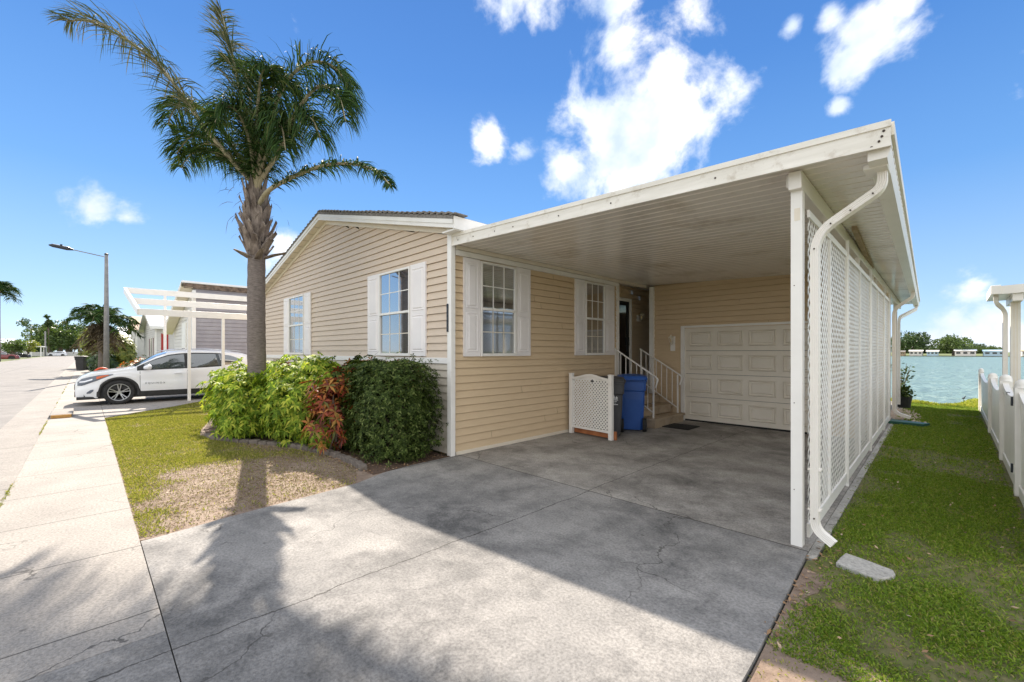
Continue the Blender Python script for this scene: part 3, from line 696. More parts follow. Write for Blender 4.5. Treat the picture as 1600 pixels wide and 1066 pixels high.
# lattice panels
def lattice_clip(L, z0, z1, c, s):
    """line z = s*u + c clipped to the rectangle"""
    pts = []
    u0, u1 = 0, L
    if s > 0: lo, hi = (z0 - c) / s, (z1 - c) / s
    else: lo, hi = (z1 - c) / s, (z0 - c) / s
    a, b = max(u0, lo), min(u1, hi)
    return (a, b) if b - a > .02 else None
def lattice(xf, L, z0, z1, pitch, w_, n0=0, th=.0016, top=None):
    mb = MB(xf)
    for s, nn in ((1, n0), (-1, n0 + th + .0006)):
        c = (z0 - L if s > 0 else z0) + pitch * .5
        while c < (z1 if s > 0 else z1 + L):
            r_ = lattice_clip(L, z0, z1, c, s)
            if r_:
                a, b = r_; za, zb = s * a + c, s * b + c; hw = w_ * .7071
                mb.add([(a, nn, za - hw), (b, nn, zb - hw), (b, nn, zb + hw), (a, nn, za + hw), (a, nn + th, za - hw), (b, nn + th, zb - hw), (b, nn + th, zb + hw), (a, nn + th, za + hw)],
                       [(0, 1, 2, 3), (7, 6, 5, 4), (0, 4, 5, 1), (2, 6, 7, 3)])
            c += pitch
    return mb
th = math.atan(.02)
def LP(y0): return lambda u, n, z: (XL(y0 + u) + .045 + n, y0 + u, z)
ycur = 4.22; zt_, zb_ = 2.66, .16
for i, L in enumerate((1.02, 1.10, 1.25, 1.25, 1.25, 1.25, 1.25)):
    xf = LP(ycur)
    lat = lattice(xf, L - .05, zb_, zt_, .104, .0265).build('lattice_panel', 'white_trim', cp)
    mb = MB(xf); e = .012
    mb.box(-.02, L - .03, .0, .018, zt_, zt_ + .06); mb.box(-.02, L - .03, -.002, .018, zb_ - .11, zb_)
    mb.box(L - .065, L - .02, -.001, .02, zb_, zt_); mb.build('lattice_frame', 'white_trim', lat, .002)
    if i in (0, 2, 4):
        mb = MB(xf); mb.box(L - .02, L + .05, -.05, -.003, .0, 2.86); mb.build('lattice_post', 'aluminium_white', cp, .003)
    elif True:
        mb = MB(xf); mb.box(L - .03, L + .005, -.0, .03, -.003, 2.86); mb.build('lattice_post', 'white_trim', cp, .003)
    ycur += L

# downspouts
def flute(wd=.038, dp=.028, n=4):
    pts = []; 
    for (sx, sy, ex, ey) in ((-wd, -dp, wd, -dp), (wd, -dp, wd, dp), (wd, dp, -wd, dp), (-wd, dp, -wd, -dp)):
        nx, ny = (ey - sy), -(ex - sx); l = math.hypot(nx, ny); nx /= l; ny /= l
        m = 12
        for k in range(m):
            t = k / m; r_ = .0028 if (k % 3 == 1) else 0
            pts.append((sx + (ex - sx) * t - nx * r_, sy + (ey - sy) * t - ny * r_))
    return pts
def fillet(pts, r=.1, n=7):
    P = [Vector(p) for p in pts]; out = [P[0]]
    for i in range(1, len(P) - 1):
        a = (P[i - 1] - P[i]); b = (P[i + 1] - P[i]); q = min(r, a.length * .45, b.length * .45)
        A = P[i] + a.normalized() * q; B = P[i] + b.normalized() * q
        for k in range(n + 1):
            t = k / n; out.append((1 - t) ** 2 * A + 2 * t * (1 - t) * P[i] + t * t * B)
    return out + [P[-1]]
def downspout(parent, pts, s=1.0, up=(0, 1, 0), mat='aluminium_white', r=.15, straps=()):
    sec = [(x * s, y * s) for x, y in flute()]
    mb = MB(); mb.tube(fillet(pts, r), 1.0, sec=sec, up=up); o = mb.build('downspout', mat, parent)
    for (x, y, z) in straps: MB().box(x - .045, x + .045, y - .035, y + .035, z, z + .012).build('strap', mat, o)
    return o
DX, DY = -.775, 4.16
ds = downspout(cp, [(XE(4.2) - .06, 4.22, 2.92), (XE(4.2) - .06, 4.22, 2.78), (DX, DY, 2.50), (DX, DY, .15), (DX + .125, DY - .02, .07)], 1.0, straps=[(DX, DY, .62), (DX, DY, .30)])
for (x, y, z) in ((-.42, 4.17, 2.74), (-.55, 4.15, 2.64), (-.67, 4.13, 2.56), (DX, 4.125, 2.38), (DX, 4.125, .24)):
    MB().tube([(x, y + .004, z), (x, y - .012, z)], .006, 6).build('screw', 'screw_rust', ds)
MB().box(XE(4.2) - .16, XE(4.2) + .0 - .02, 4.08, 4.30, 2.895, 2.935).build('outlet_box', 'aluminium_white', cp, .01)
y = 13.35; x = XL(y) + .10
downspout(cp, [(XE(y) - .06, y, 2.92), (XE(y) - .06, y, 2.80), (x, y, 2.55), (x, y, .16), (x + .28, y + .02, .06)], 1.15)
y = 16.1; x = XL(y) + .06
downspout(cp, [(XE(17.2) - .06, 17.2, 2.92), (XE(17.2) - .06, 17.2, 2.80), (x, y, 2.5), (x, y, .10)], 1.1)
# ================================================================== ENTRY STEPS, BINS, SCREEN
st = thing('entry_steps', 'three tan concrete steps with white metal handrails leading up to the entry door', 'steps', (-4.7, 9, 0))
for (x1, z1, y0, y1) in ((-4.22, .19, 8.22, 9.60), (-4.52, .38, 8.32, 9.64), (-4.82, .57, 8.42, 9.66), (-5.12, .76, 8.52, 9.68)):
    x0 = x1 - .30 if z1 < .7 else -5.70
    MB().box(x0, x1, y0, y1, z1 - .045, z1).box(x0, x1 - .03, y0 + .03, y1 - .03, -.003 if z1 < .2 else z1 - .19, z1 - .046).build('step', 'step_concrete', st, .006)
for (y, sh) in ((8.36, 0), (9.48, .0)):
    mb = MB(); xa, za = -4.34, .19; xb, zb = -5.24, .76
    mb.tube(fillet([(xb - .03, y, 1.63), (xa + .02, y, 1.06), (xa + .10, y, 1.00), (xa + .055, y, .86), (xa + .05, y, .82)], .05), .017, 8); rl = mb.build('railing', 'white_trim', st)
    MB().bar((xa, y, .19), (xa, y, 1.04), .028).build('rail_post', 'white_trim', rl); MB().bar((xb, y, .76), (xb, y, 1.61), .028).build('rail_post', 'white_trim', rl)
    mb = MB(); mb.bar((xa, y, .30), (xb, y, .87), .02); mb.build('lower_rail', 'white_trim', rl)
    for k in range(1, 7):
        t = k / 7; x = xa + (xb - xa) * t; zb_ = .30 + .57 * t
        MB().bar((x, y, zb_), (x, y, zb_ + .76), .013).build('baluster', 'white_trim', rl)

matt = MB().box(-4.40, -3.70, 8.55, 9.12, -.002, .014).build('door_mat', 'mat_rubber', None, .004)
tag(matt, 'flat black rubber mat on the concrete in front of the entry steps', 'door mat')

def screen():
    t = thing('lattice_screen', 'short white lattice privacy screen with arched top hiding the bins', 'privacy screen', (-4.7, 6.66, 0))
    A = Vector((-5.20, 6.70, 0)); Bv = Vector((-4.20, 6.62, 0)); d = (Bv - A).normalized(); n = Vector((d.y, -d.x, 0)); L = (Bv - A).length
    xf = lambda u, nn, z: tuple(A + d * u + n * nn + Vector((0, 0, z)))
    for u in (0, L - .075):
        MB(xf).box(u, u + .075, -.02, .045, 0, 1.14).box(u - .006, u + .081, -.026, .051, 1.14, 1.155).build('post', 'white_trim', t, .004)
    z0, z1 = .16, 1.06
    lattice(xf, L, z0, z1 - .005, .068, .026, 0.0).build('lattice_panel', 'white_trim', t)
    top = [(u, z1 + .015 + .075 * math.exp(-((u - L / 2) / .27) ** 2)) for u in np.linspace(.075, L - .075, 26)]
    mb = MB(xf)
    for (a, za), (b, zb) in zip(top[:-1], top[1:]):
        mb.add([(a, -.006, z1 - .03), (b, -.006, z1 - .03), (b, -.006, zb), (a, -.006, za), (a, .03, za - .04), (b, .03, zb - .04), (b, .03, zb), (a, .03, za), (a, .012, z1 - .03), (b, .012, z1 - .03)],
               [(4, 5, 6, 7), (3, 2, 6, 7), (0, 1, 2, 3)])
    mb.build('arched_rail', 'white_trim', t)
    MB(xf).box(.075, L - .075, -.008, .03, z0 - .045, z0).build('bottom_rail', 'white_trim', t, .003)
    MB(xf).box(.08, L - .08, -.05, -.022, .02, .14).box(L - .035, L + .035, -.07, -.03, 0, .15).build('timber_foot', 'redwood', t, .004)
screen()

def bin_cart(name, label, loc, rot, body, lidm, H=1.02, wx=.58, wy=.62, group='bins beside the entry steps', logo=False):
    t = thing(name, label, 'wheelie bin', (loc[0], loc[1], 0), group)
    cr, sr = math.cos(rot), math.sin(rot)
    xf = lambda u, v, z: (loc[0] + u * cr - v * sr, loc[1] + u * sr + v * cr, z + loc[2])
    def ring(hw, hd, z, n=3, r=.06, dy=0):
        pts = []
        for (sx, sy, a0) in ((1, 1, 0), (-1, 1, 90), (-1, -1, 180), (1, -1, 270)):
            for k in range(n + 1):
                a = R(a0 + 90 * k / n); pts.append((sx * (hw - r) + r * math.cos(a), dy + sy * (hd - r) + r * math.sin(a), z))
        return pts
    def loft(mb, rings):
        k = len(rings[0]); vs = [p for r_ in rings for p in r_]
        fs = [(i * k + j, i * k + (j + 1) % k, (i + 1) * k + (j + 1) % k, (i + 1) * k + j) for i in range(len(rings) - 1) for j in range(k)]
        fs += [tuple(range(k))[::-1], tuple((len(rings) - 1) * k + j for j in range(k))]; mb.add(vs, fs)
    mb = MB(xf); hx, hy = wx / 2, wy / 2
    loft(mb, [ring(hx * .74, hy * .72, .02), ring(hx * .80, hy * .78, .30), ring(hx * .86, hy * .86, .62), ring(hx * .87, hy * .87, H - .28), ring(hx * .95, hy * .95, H - .26), ring(hx * .97, hy * .97, H - .09), ring(hx * 1.0, hy * 1.0, H - .085), ring(hx, hy, H - .05)])
    b = mb.build('bin_body', body, t, .004)
    mb = MB(xf); loft(mb, [ring(hx * 1.05, hy * 1.06, H - .05), ring(hx * 1.06, hy * 1.08, H - .02), ring(hx * .98, hy * .98, H + .02), ring(hx * .6, hy * .6, H + .045)]); mb.build('bin_lid', lidm, t, .004)
    mb = MB(xf); mb.tube([(-hx * .8, hy * 1.02, H - .06), (-hx * .8, hy * 1.22, H - .04), (hx * .8, hy * 1.22, H - .04), (hx * .8, hy * 1.02, H - .06)], .016, 8); mb.build('bin_handle', lidm, t)
    for s in (-1, 1):
        mb = MB(xf); mb.tube([(s * hx * .72, hy * .82, .13), (s * hx * .98, hy * .82, .13)], .13, 18)
        wv = mb.build('wheel', 'rubber', t); mb = MB(xf); mb.tube([(s * hx * .985, hy * .82, .13), (s * hx * 1.0, hy * .82, .13)], .05, 12); mb.build('hub', 'black_plastic', wv)
    if logo:    # three pointed crown emblem with two lines of lettering under it, on the side face
        mb = MB(xf); n = hx * .90 + .006
        xx = lambda v, z: (n + .012 * 0, v, z)
        def poly(pts, nn=0):
            mb.add([(.10 + v, -(hy * .872 + .006), z) for v, z in pts], [tuple(range(len(pts)))])
        for c, h in ((-.05, .05), (0, .075), (.05, .05)):
            poly([(c - .022, .70), (c + .022, .70), (c + .018, .70 + h * .55), (c, .70 + h), (c - .018, .70 + h * .55)])
        poly([(-.08, .672), (.08, .672), (.07, .69), (-.07, .69)])
        poly([(-.055, .645), (.055, .645), (.055, .655), (-.055, .655)]); poly([(-.035, .618), (.035, .618), (.035, .628), (-.035, .628)]); poly([(-.075, .59), (.075, .59), (.075, .602), (-.075, .602)])
        mb.build('bin_emblem', 'white_marking', b)
    return t
bin_cart('wheelie_bin', 'dark grey wheelie bin with a white crown emblem behind the lattice screen', (-4.60, 7.08, 0), R(33), 'grey_bin_plastic', 'grey_bin_plastic', 1.05, .60, .64, logo=True)
bin_cart('wheelie_bin', 'blue wheelie bin standing between the grey bin and the steps', (-4.58, 7.90, 0), R(-150), 'blue_plastic', 'blue_plastic', 1.06, .58, .62)

# concrete splash block on the grass
mb = MB(); mb.prism([(-.61, 3.95), (-.60, 4.08), (-.585, 4.19), (-.45, 4.155), (-.30, 4.10), (-.285, 4.04), (-.292, 3.985), (-.325, 3.915), (-.365, 3.87), (-.48, 3.905)], -.03, .012)
tag(mb.build('splash_block', 'edge_concrete', None, .008), 'flat pale concrete splash block lying in the grass under the downspout', 'splash block')
mb = MB(); mb.prism([(-1.02, 12.55), (-.45, 12.5), (-.35, 12.75), (-.98, 12.95)], -.02, .05)
tag(mb.build('splash_block', 'green_plastic', None, .01), 'dark green plastic splash tray beside the far downspout', 'splash block')
# river stones
mb = MB()
for k in range(420):
    x = random.uniform(-1.15, -.35); y = random.uniform(13.0, 15.9)
    if x > -.45 - (y - 13) * .12 + random.uniform(-.1, .1): continue
    r_ = random.uniform(.02, .05); a = random.uniform(0, 3)
    mb.add([(x + r_ * math.cos(a), y + r_ * math.sin(a), -.01), (x - r_ * math.sin(a), y + r_ * math.cos(a), -.01), (x - r_ * math.cos(a), y - r_ * math.sin(a), -.01), (x + r_ * math.sin(a), y - r_ * math.cos(a), -.01), (x, y, r_ * .6)],
           [(0, 1, 4), (1, 2, 4), (2, 3, 4), (3, 0, 4)])
tag(mb.build('river_stones', 'pebble'), 'patch of small tan stones at the foot of the far downspout', 'stones', None, 'stuff')
# black pot by the back posts
t = thing('plant_pot', 'black plastic pot with a small leafy plant beside the rear carport posts', 'plant pot', (-1.02, 16.5, 0))
MB().tube([(-1.0, 16.5, -.02), (-1.0, 16.5, .30), (-1.0, 16.5, .32)], [.15, .2, .22], 14).build('pot', 'black_plastic', t)
n = 260; P = np.column_stack([rng.normal(-.98, .09, n), rng.normal(16.5, .12, n), rng.uniform(.28, .55, n)])
np_mesh('foliage', *leaf_arrays(P, rand_dirs(n) + [0, 0, .4], rand_dirs(n), .10, .05), 'clipped_leaf', t)
# shrub behind the posts over the water
def sprig(name, label, cat, base, h, r, n, mat, leafL=.1, leafW=.05, group=None, stems=6):
    t = thing(name, label, cat, base, group); mb = MB(); P = []; B = Vector(base)
    for k in range(stems):
        a = 2 * math.pi * k / stems + random.random(); e = B + Vector((math.cos(a) * r, math.sin(a) * r, h * random.uniform(.7, 1)))
        m = (B + e) / 2 + Vector((0, 0, h * .12)); pts = [B, m, e]; mb.tube(pts, [.012, .008, .004], 6)
        for q in range(n // stems):
            tt = random.uniform(.25, 1); p = B * (1 - tt) ** 2 + m * 2 * tt * (1 - tt) + e * tt * tt; P.append(tuple(p + Vector([random.gauss(0, .03) for _ in range(3)])))
    mb.build('stem', 'branch_bark', t); P = np.array(P)
    np_mesh('foliage', *leaf_arrays(P, rand_dirs(len(P)) + [0, 0, .3], rand_dirs(len(P)), leafL, leafW), mat, t); return t
sprig('shrub', 'thin dark shrub growing behind the rear carport post', 'shrub', (-1.15, 18.2, -.02), 1.25, .28, 120, 'clipped_leaf', .12, .05)
# small bird on the bank
t = thing('bird', 'small grey wading bird standing on the lake bank', 'bird', (.22, 19.9, 0))
bd = MB(lambda u, n, z: (.22 + u * .4, 19.9 + n * .4, z * .42 - .02)); bd.tube([(-.10, 0, .20), (-.05, 0, .23), (.01, 0, .25), (.07, 0, .30), (.08, 0, .38), (.10, 0, .41), (.12, 0, .41), (.17, 0, .40)], [.008, .045, .07, .04, .025, .028, .02, .004], 8)
bd.bar((0, -.01, 0), (0, -.01, .22), .012); bd.bar((.02, .02, 0), (.02, .02, .22), .012); bd.build('bird_body', 'bird_grey', t, 0, True)

# ================================================================== WHITE VINYL FENCE AND NEIGHBOUR CARPORT ON THE RIGHT
fn = thing('vinyl_fence', 'white vinyl fence with scalloped panels and domed posts along the side yard', 'fence', (.5, 10, 0))
XF = .47
posts = [(5.0, 1.26), (7.35, 1.26), (9.6, 1.23), (12.6, 1.15), (17.2, 1.12)]
for (y, h) in posts:
    mb = MB(); w_ = .065 if y < 14 else .05; mb.box(XF, XF + 2 * w_, y - w_, y + w_, -.03, h - .10)
    p = mb.build('post', 'white_trim', fn, .004)
    mb = MB(); c = (XF + w_, y)
    mb.tube([(c[0], y, h - .10), (c[0], y, h - .092), (c[0], y, h - .09), (c[0], y, h - .06), (c[0], y, h - .03), (c[0], y, h - .008), (c[0], y, h)], [w_ * 1.16, w_ * 1.16, w_ * 1.0, w_ * 1.0, w_ * .85, w_ * .5, .005], 16)
    mb.build('post_cap', 'white_trim', p, 0, True)
for (a, ha), (b, hb) in zip(posts[:-1], posts[1:]):
    n = max(6, int((b - a - .13) / .15)); mb = MB(); w_ = (b - a - .13) / n
    zt0 = (ha + hb) / 2 - .14
    sag = .13 if (a, b) != (7.35, 9.6) else .10
    for k in range(n):
        y0 = a + .065 + k * w_; f = lambda q: zt0 - sag * math.sin(math.pi * min(1, max(0, (q - a - .065) / (b - a - .13)))) ** .8
        y1 = y0 + w_ - .006; xa, xb = XF + .045, XF + .075
        mb.add([(xa, y0, .02), (xa, y1, .02), (xa, y1, f(y1)), (xa, y0, f(y0)), (xb, y0, .02), (xb, y1, .02), (xb, y1, f(y1)), (xb, y0, f(y0))],
               [(0, 1, 2, 3), (7, 6, 5, 4), (3, 2, 6, 7), (1, 5, 6, 2), (0, 3, 7, 4)])
    pn = mb.build('fence_panel', 'white_trim', fn)
    mb = MB(); m = 14
    for k in range(m):
        y0 = a + .065 + (b - a - .13) * k / m; y1 = a + .065 + (b - a - .13) * (k + 1) / m
        for (dz0, dz1) in ((-.075, .0),):
            mb.add([(XF + .03, y0, f(y0) + dz0), (XF + .03, y1, f(y1) + dz0), (XF + .03, y1, f(y1) + dz1), (XF + .03, y0, f(y0) + dz1), (XF + .09, y0, f(y0) + dz1), (XF + .09, y1, f(y1) + dz1)], [(0, 1, 2, 3), (3, 2, 5, 4)])
    mb.build('top_rail', 'white_trim', pn)
    MB().box(XF + .03, XF + .09, a + .065, b - .065, -.02, .10).build('bottom_rail', 'white_trim', pn)
for z in (1.0, .25):
    MB().box(XF - .008, XF + .0, 7.43, 7.51, z - .02, z + .03).tube([(XF - .010, 7.44, z - .045), (XF - .010, 7.44, z + .055)], .010, 8).build('hinge', 'hinge_metal', fn)
MB().box(XF + .03, XF + .06, 8.80, 8.9, .98, 1.02).build('latch', 'hinge_metal', fn)

nc = thing('neighbour_carport', 'white carport roof of the neighbouring house on posts beyond the vinyl fence', 'carport', (2, 15, 0))
mb = MB(); y0 = 12.9
mb.add([(.66, y0, 2.70), (5, y0, 2.86), (5, 14.6, 2.86), (.66, 14.6, 2.70), (.60, y0, 2.86), (5, y0, 3.06), (5, 14.6, 3.06), (.60, 14.6, 2.86)], [(0, 1, 2, 3), (7, 6, 5, 4), (0, 4, 5, 1), (3, 2, 6, 7), (0, 3, 7, 4)])
mb.build('roof', 'aluminium_white', nc)
mb = MB(); mb.box(.52, .66, y0 - .02, 14.6, 2.70, 2.88); mb.build('gutter', 'aluminium_white', nc, .01)
for (x, y, w_) in ((.88, 13.5, .07), (3.2, 13.5, .06), (4.7, 14.4, .06)):
    MB().box(x - w_, x + w_, y - w_, y + w_, -.02, 2.72).build('post', 'aluminium_white', nc, .004)
    for k in (-1, 1): MB().box(x - w_ * .3 * k - .006, x - w_ * .3 * k + .006, y - w_ - .004, y - w_ - .0006, 0, 2.70).build('post_flute', 'cream_trim', nc)
downspout(nc, [(.60, 13.15, 2.70), (.60, 13.15, 2.55), (.735, 13.35, 2.40), (.735, 13.35, .1)], 1.2)
MB().box(.81, .95, 12.95, 14.5, 2.56, 2.72).build('beam', 'aluminium_white', nc)
# wooden deck steps seen over the fence
t = thing('wooden_steps', 'weathered plank steps beyond the vinyl fence at the right edge', 'steps', (1.2, 11, 0))
for k in range(4):
    MB().box(.95, 2.2, 11.0 + .28 * k, 11.3 + .28 * k, .42 + .18 * k, .47 + .18 * k).build('plank', 'weathered_wood', t, .004)
MB().box(.98, 1.03, 10.95, 12.2, 0, .41).build('stringer', 'weathered_wood', t)
sprig('shrub', 'green bush on the far bank side of the weathered plank steps', 'shrub', (1.35, 13.6, .0), 1.35, .35, 260, 'grass_side', .12, .05)

# ================================================================== CAR
def car(name, label, cx, y0, paint, flip=False, detail=True, group=None, scale=1.0, z0=0.0):
    t = thing(name, label, 'car', (cx, y0 + 2.3, 0), group)
    sg = -1 if flip else 1
    xf = lambda u, v, z: (cx + v * scale, y0 + (sg * u if not flip else 4.65 * scale - u * scale) if flip else y0 + u * scale, z0 + z * scale * .98)
    Lc = 4.65; AX = (.93, 3.66); RW = .365
    def lerp_tab(tab, u):
        for (a, va), (b, vb) in zip(tab[:-1], tab[1:]):
            if u <= b: return va + (vb - va) * (u - a) / (b - a)
        return tab[-1][1]
    TOP = [(0, .62), (.03, .74), (.12, .86), (.35, .96), (.7, 1.02), (1.1, 1.075), (1.25, 1.10), (1.5, 1.27), (1.8, 1.455), (2.1, 1.585), (2.4, 1.635), (2.8, 1.655), (3.3, 1.645), (3.8, 1.60), (4.15, 1.545), (4.32, 1.49), (4.45, 1.30), (4.55, 1.08), (4.62, .95), (4.65, .75)]
    BELT = [(0, .60), (.1, .74), (.35, .86), (.9, .95), (1.2, .99), (2.0, 1.02), (3.0, 1.05), (3.8, 1.10), (4.3, 1.12), (4.5, 1.02), (4.65, .72)]
    WID = [(0, .60), (.06, .72), (.18, .82), (.4, .89), (.8, .915), (1.5, .92), (3.2, .92), (3.9, .915), (4.3, .88), (4.55, .80), (4.65, .70)]
    def zb(u):
        z = .22 if .3 < u < 4.3 else .26
        for a in AX:
            d = .45 ** 2 - (u - a) ** 2
            if d > 0: z = max(z, RW + math.sqrt(d) * 1.0 - .02)
        return z
    us = sorted(set([0, .03, .08, .15, .25, .35] + [round(.42 + .051 * k, 3) for k in range(21)] + [1.5 + .1 * k for k in range(17)] + [round(3.15 + .051 * k, 3) for k in range(21)] + [4.25, 4.32, 4.38, 4.45, 4.5, 4.55, 4.6, 4.63, 4.65]))
    def rooff(u):   # how far the greenhouse has risen
        return max(0, min(1, (lerp_tab(TOP, u) - lerp_tab(BELT, u) - .08) / .4))
    def section(u, off=0):
        W = lerp_tab(WID, u) + off; B = zb(u); bl = lerp_tab(BELT, u); tp = lerp_tab(TOP, u); g = rooff(u)
        tp = max(tp, bl + .01)
        h = lambda k: B + (bl - B) * k
        pts = [(W * .965, B), (W * .985, h(.12)), (W * 1.0, h(.35)), (W * .995, h(.55)), (W * .975, h(.72)), (W * .985, h(.86)), (W * .955, bl)]
        wr = W * (.955 - .20 * g); a = Vector((W * .95, bl + .012)); b = Vector((wr, tp - .05 * g - .004))
        for k in (.0, .33, .66, 1.0):
            p = a.lerp(b, k); pts.append((p.x + .018 * math.sin(math.pi * k) * g, p.y))
        pts += [(wr * .93, tp - .02 * g), (wr * .7, tp + .004), (0, tp + .02)]
        return pts
    S = [section(u) for u in us]; k = len(S[0]); mb = MB(xf)
    ring = []
    for u, s_ in zip(us, S): ring.append([(u, v, z) for v, z in s_] + [(u, -v, z) for v, z in s_[-2::-1]])
    K = len(ring[0]); vs = [p for r_ in ring for p in r_]
    fs = [(i * K + j, i * K + j + 1, (i + 1) * K + j + 1, (i + 1) * K + j) for i in range(len(us) - 1) for j in range(K - 1)]
    fs += [tuple(range(K))[::-1], tuple((len(us) - 1) * K + j for j in range(K))]
    mb.add(vs, fs); body = mb.build('car_body', paint, t, 0, True)
    # underbody and wheel wells
    MB(xf).box(.18, 4.5, -.80, .80, .19, .5).box(.5, 4.2, -.84, .84, .45, .85).build('underbody', 'black_plastic', t)
    for s in (-1, 1):
        def side(uv, off=.006):   # point on the glass surface at station u, k in 0..1 between belt and roof
            u, q = uv; s_ = section(u); p0, p1, p2, p3 = s_[7:11]; z = p0[1] + (p3[1] - p0[1]) * q
            seg = min(2, int(q * 3)); f_ = q * 3 - seg; a, b = s_[7 + seg], s_[8 + seg]
            return (u, s * (a[0] + (b[0] - a[0]) * f_ + off), a[1] + (b[1] - a[1]) * f_)
        def strip(u0, u1, q0, q1, mat, nm, off=.006, n=10, tri=None):
            m = MB(xf); vs = []
            for i in range(n + 1):
                u = u0 + (u1 - u0) * i / n
                for j in range(4):
                    q = q0 + (q1 - q0) * j / 3; vs.append(side((u, q), off))
            m.add(vs, [(i * 4 + j, i * 4 + j + 1, (i + 1) * 4 + j + 1, (i + 1) * 4 + j) for i in range(n) for j in range(3)])
            return m.build(nm, mat, t, 0, True)
        strip(1.33, 2.64, .0, .93, 'black_plastic', 'window_surround', .003, 14)
        strip(2.64, 3.52, .0, .93, 'black_plastic', 'window_surround', .003)
        strip(1.50, 2.50, .07, .86, 'tinted_glass', 'side_window', .008, 14)
        strip(2.64, 3.50, .07, .86, 'tinted_glass', 'side_window', .008)
        # rear quarter window, pointed
        m = MB(xf); vs = []
        for i in range(9):
            u = 3.60 + .52 * i / 8; qa = .08 + .34 * (i / 8) ** 2; qb = .84 - .36 * (i / 8) ** 2
            for j in range(4): vs.append(side((u, qa + (qb - qa) * j / 3), .008))
        m.add(vs, [(i * 4 + j, i * 4 + j + 1, (i + 1) * 4 + j + 1, (i + 1) * 4 + j) for i in range(8) for j in range(3)]); m.build('quarter_window', 'tinted_glass', t, 0, True)
        if not detail: continue
        def low(u, kz, off=.004):
            s_ = section(u); zs = [p[1] for p in s_[:7]]; z = kz
            for (a, b) in zip(s_[:6], s_[1:7]):
                if a[1] <= z <= b[1]: return (u, s * (a[0] + (b[0] - a[0]) * (z - a[1]) / max(1e-6, b[1] - a[1]) + off), z)
            return (u, s * ((s_[0][0] if z < s_[0][1] else s_[6][0]) + off), z)
        # door shut lines
        for u_ in (1.40, 2.56, 3.46):
            m = MB(xf); zs = np.linspace(.36, .985, 9)
            vs = [low(u_ + du, z, .003) for z in zs for du in (-.005, .005)]
            m.add(vs, [(2 * i, 2 * i + 1, 2 * i + 3, 2 * i + 2) for i in range(8)]); m.build('door_gap', 'black_plastic', body)
        # black sill and arch cladding
        m = MB(xf); n = 30
        for (u0, u1) in ((1.36, 3.22),):
            vs = []
            for i in range(n + 1):
                u = u0 + (u1 - u0) * i / n; vs += [low(u, .20, .012), low(u, .29, .016), low(u, .375 , .006)]
            m.add(vs, [(3 * i + j, 3 * i + j + 1, 3 * i + j + 4, 3 * i + j + 3) for i in range(n) for j in range(2)])
        m.build('sill_cladding', 'black_plastic', t, 0, True)
        for a in AX:
            m = MB(xf); vs = []; n = 26
            for i in range(n + 1):
                an = math.pi * (-.06 + 1.12 * i / n)
                for rr, o_ in ((.405, -.02), (.43, .012), (.485, .010), (.49, .001)):
                    u = a - rr * math.cos(an); z = max(.20, RW - .02 + rr * math.sin(an)); s2 = section(min(4.6, max(.05, a - .50 * math.cos(an))))
                    wv = lerp_tab(WID, u) * .985 + o_; vs.append((u, s * wv, z))
            m.add(vs, [(4 * i + j, 4 * i + j + 1, 4 * i + j + 5, 4 * i + j + 4) for i in range(n) for j in range(3)]); m.build('arch_cladding', 'black_plastic', t, 0, True)
            # wheel
            m = MB(xf); c0, c1 = s * .70, s * .905
            prof = [(c0, .25), (c0, .34), (c0 + s * .03, RW), (c1 - s * .03, RW), (c1, RW - .03), (c1 + s * .004, .30), (c1 - s * .012, .262)]
            vs = []; nn = 36
            for i in range(nn):
                an = 2 * math.pi * i / nn
                for (v, r_) in prof: vs.append((a + r_ * math.cos(an), v, RW + r_ * math.sin(an)))
            q = len(prof); m.add(vs, [(i * q + j, i * q + j + 1, ((i + 1) % nn) * q + j + 1, ((i + 1) % nn) * q + j) for i in range(nn) for j in range(q - 1)])
            wo = m.build('wheel', 'rubber', t, 0, True)
            m = MB(xf); m.tube([(a, c0 + s * .06, RW), (a, c0 + s * .10, RW)], .26, 28); m.build('brake_disc', 'black_plastic', wo)
            m = MB(xf); v0 = c1 - s * .02
            vs = []
            for i in range(nn):
                an = 2 * math.pi * i / nn
                for (v, r_) in ((v0, .236), (v0 + s * .008, .245), (v0 + s * .008, .258), (v0 - s * .04, .262)): vs.append((a + r_ * math.cos(an), v, RW + r_ * math.sin(an)))
            m.add(vs, [(i * 4 + j, i * 4 + j + 1, ((i + 1) % nn) * 4 + j + 1, ((i + 1) % nn) * 4 + j) for i in range(nn) for j in range(3)])
            for i in range(5):
                for dd in (-.17, .17):
                    an = 2 * math.pi * i / 5 + .3
                    m.bar((a + .05 * math.cos(an + dd * .8), v0 - s * .015, RW + .05 * math.sin(an + dd * .8)), (a + .243 * math.cos(an + dd), v0, RW + .243 * math.sin(an + dd)), .026, .02, up=(0, 1, 0))
            m.tube([(a, v0 - s * .03, RW), (a, v0 + s * .004, RW)], .055, 16); m.build('rim', 'rim_metal', wo)
        # headlight wrapping to the side
        m = MB(xf); o_ = .010
        def fit(nm, mat, par, st, o_=.008, rows=3):
            m = MB(xf); vs = []; N_ = 12
            for i in range(N_ + 1):
                f = i / N_ * (len(st) - 1); k_ = min(int(f), len(st) - 2); f -= k_
                u, za, zb2 = [st[k_][q] + (st[k_ + 1][q] - st[k_][q]) * f for q in range(3)]
                for j in range(rows + 1): vs.append(low(u, za + (zb2 - za) * j / rows, o_))
            m.add(vs, [(i * (rows + 1) + j, i * (rows + 1) + j + 1, (i + 1) * (rows + 1) + j + 1, (i + 1) * (rows + 1) + j) for i in range(N_) for j in range(rows)])
            return m.build(nm, mat, par, 0, True)
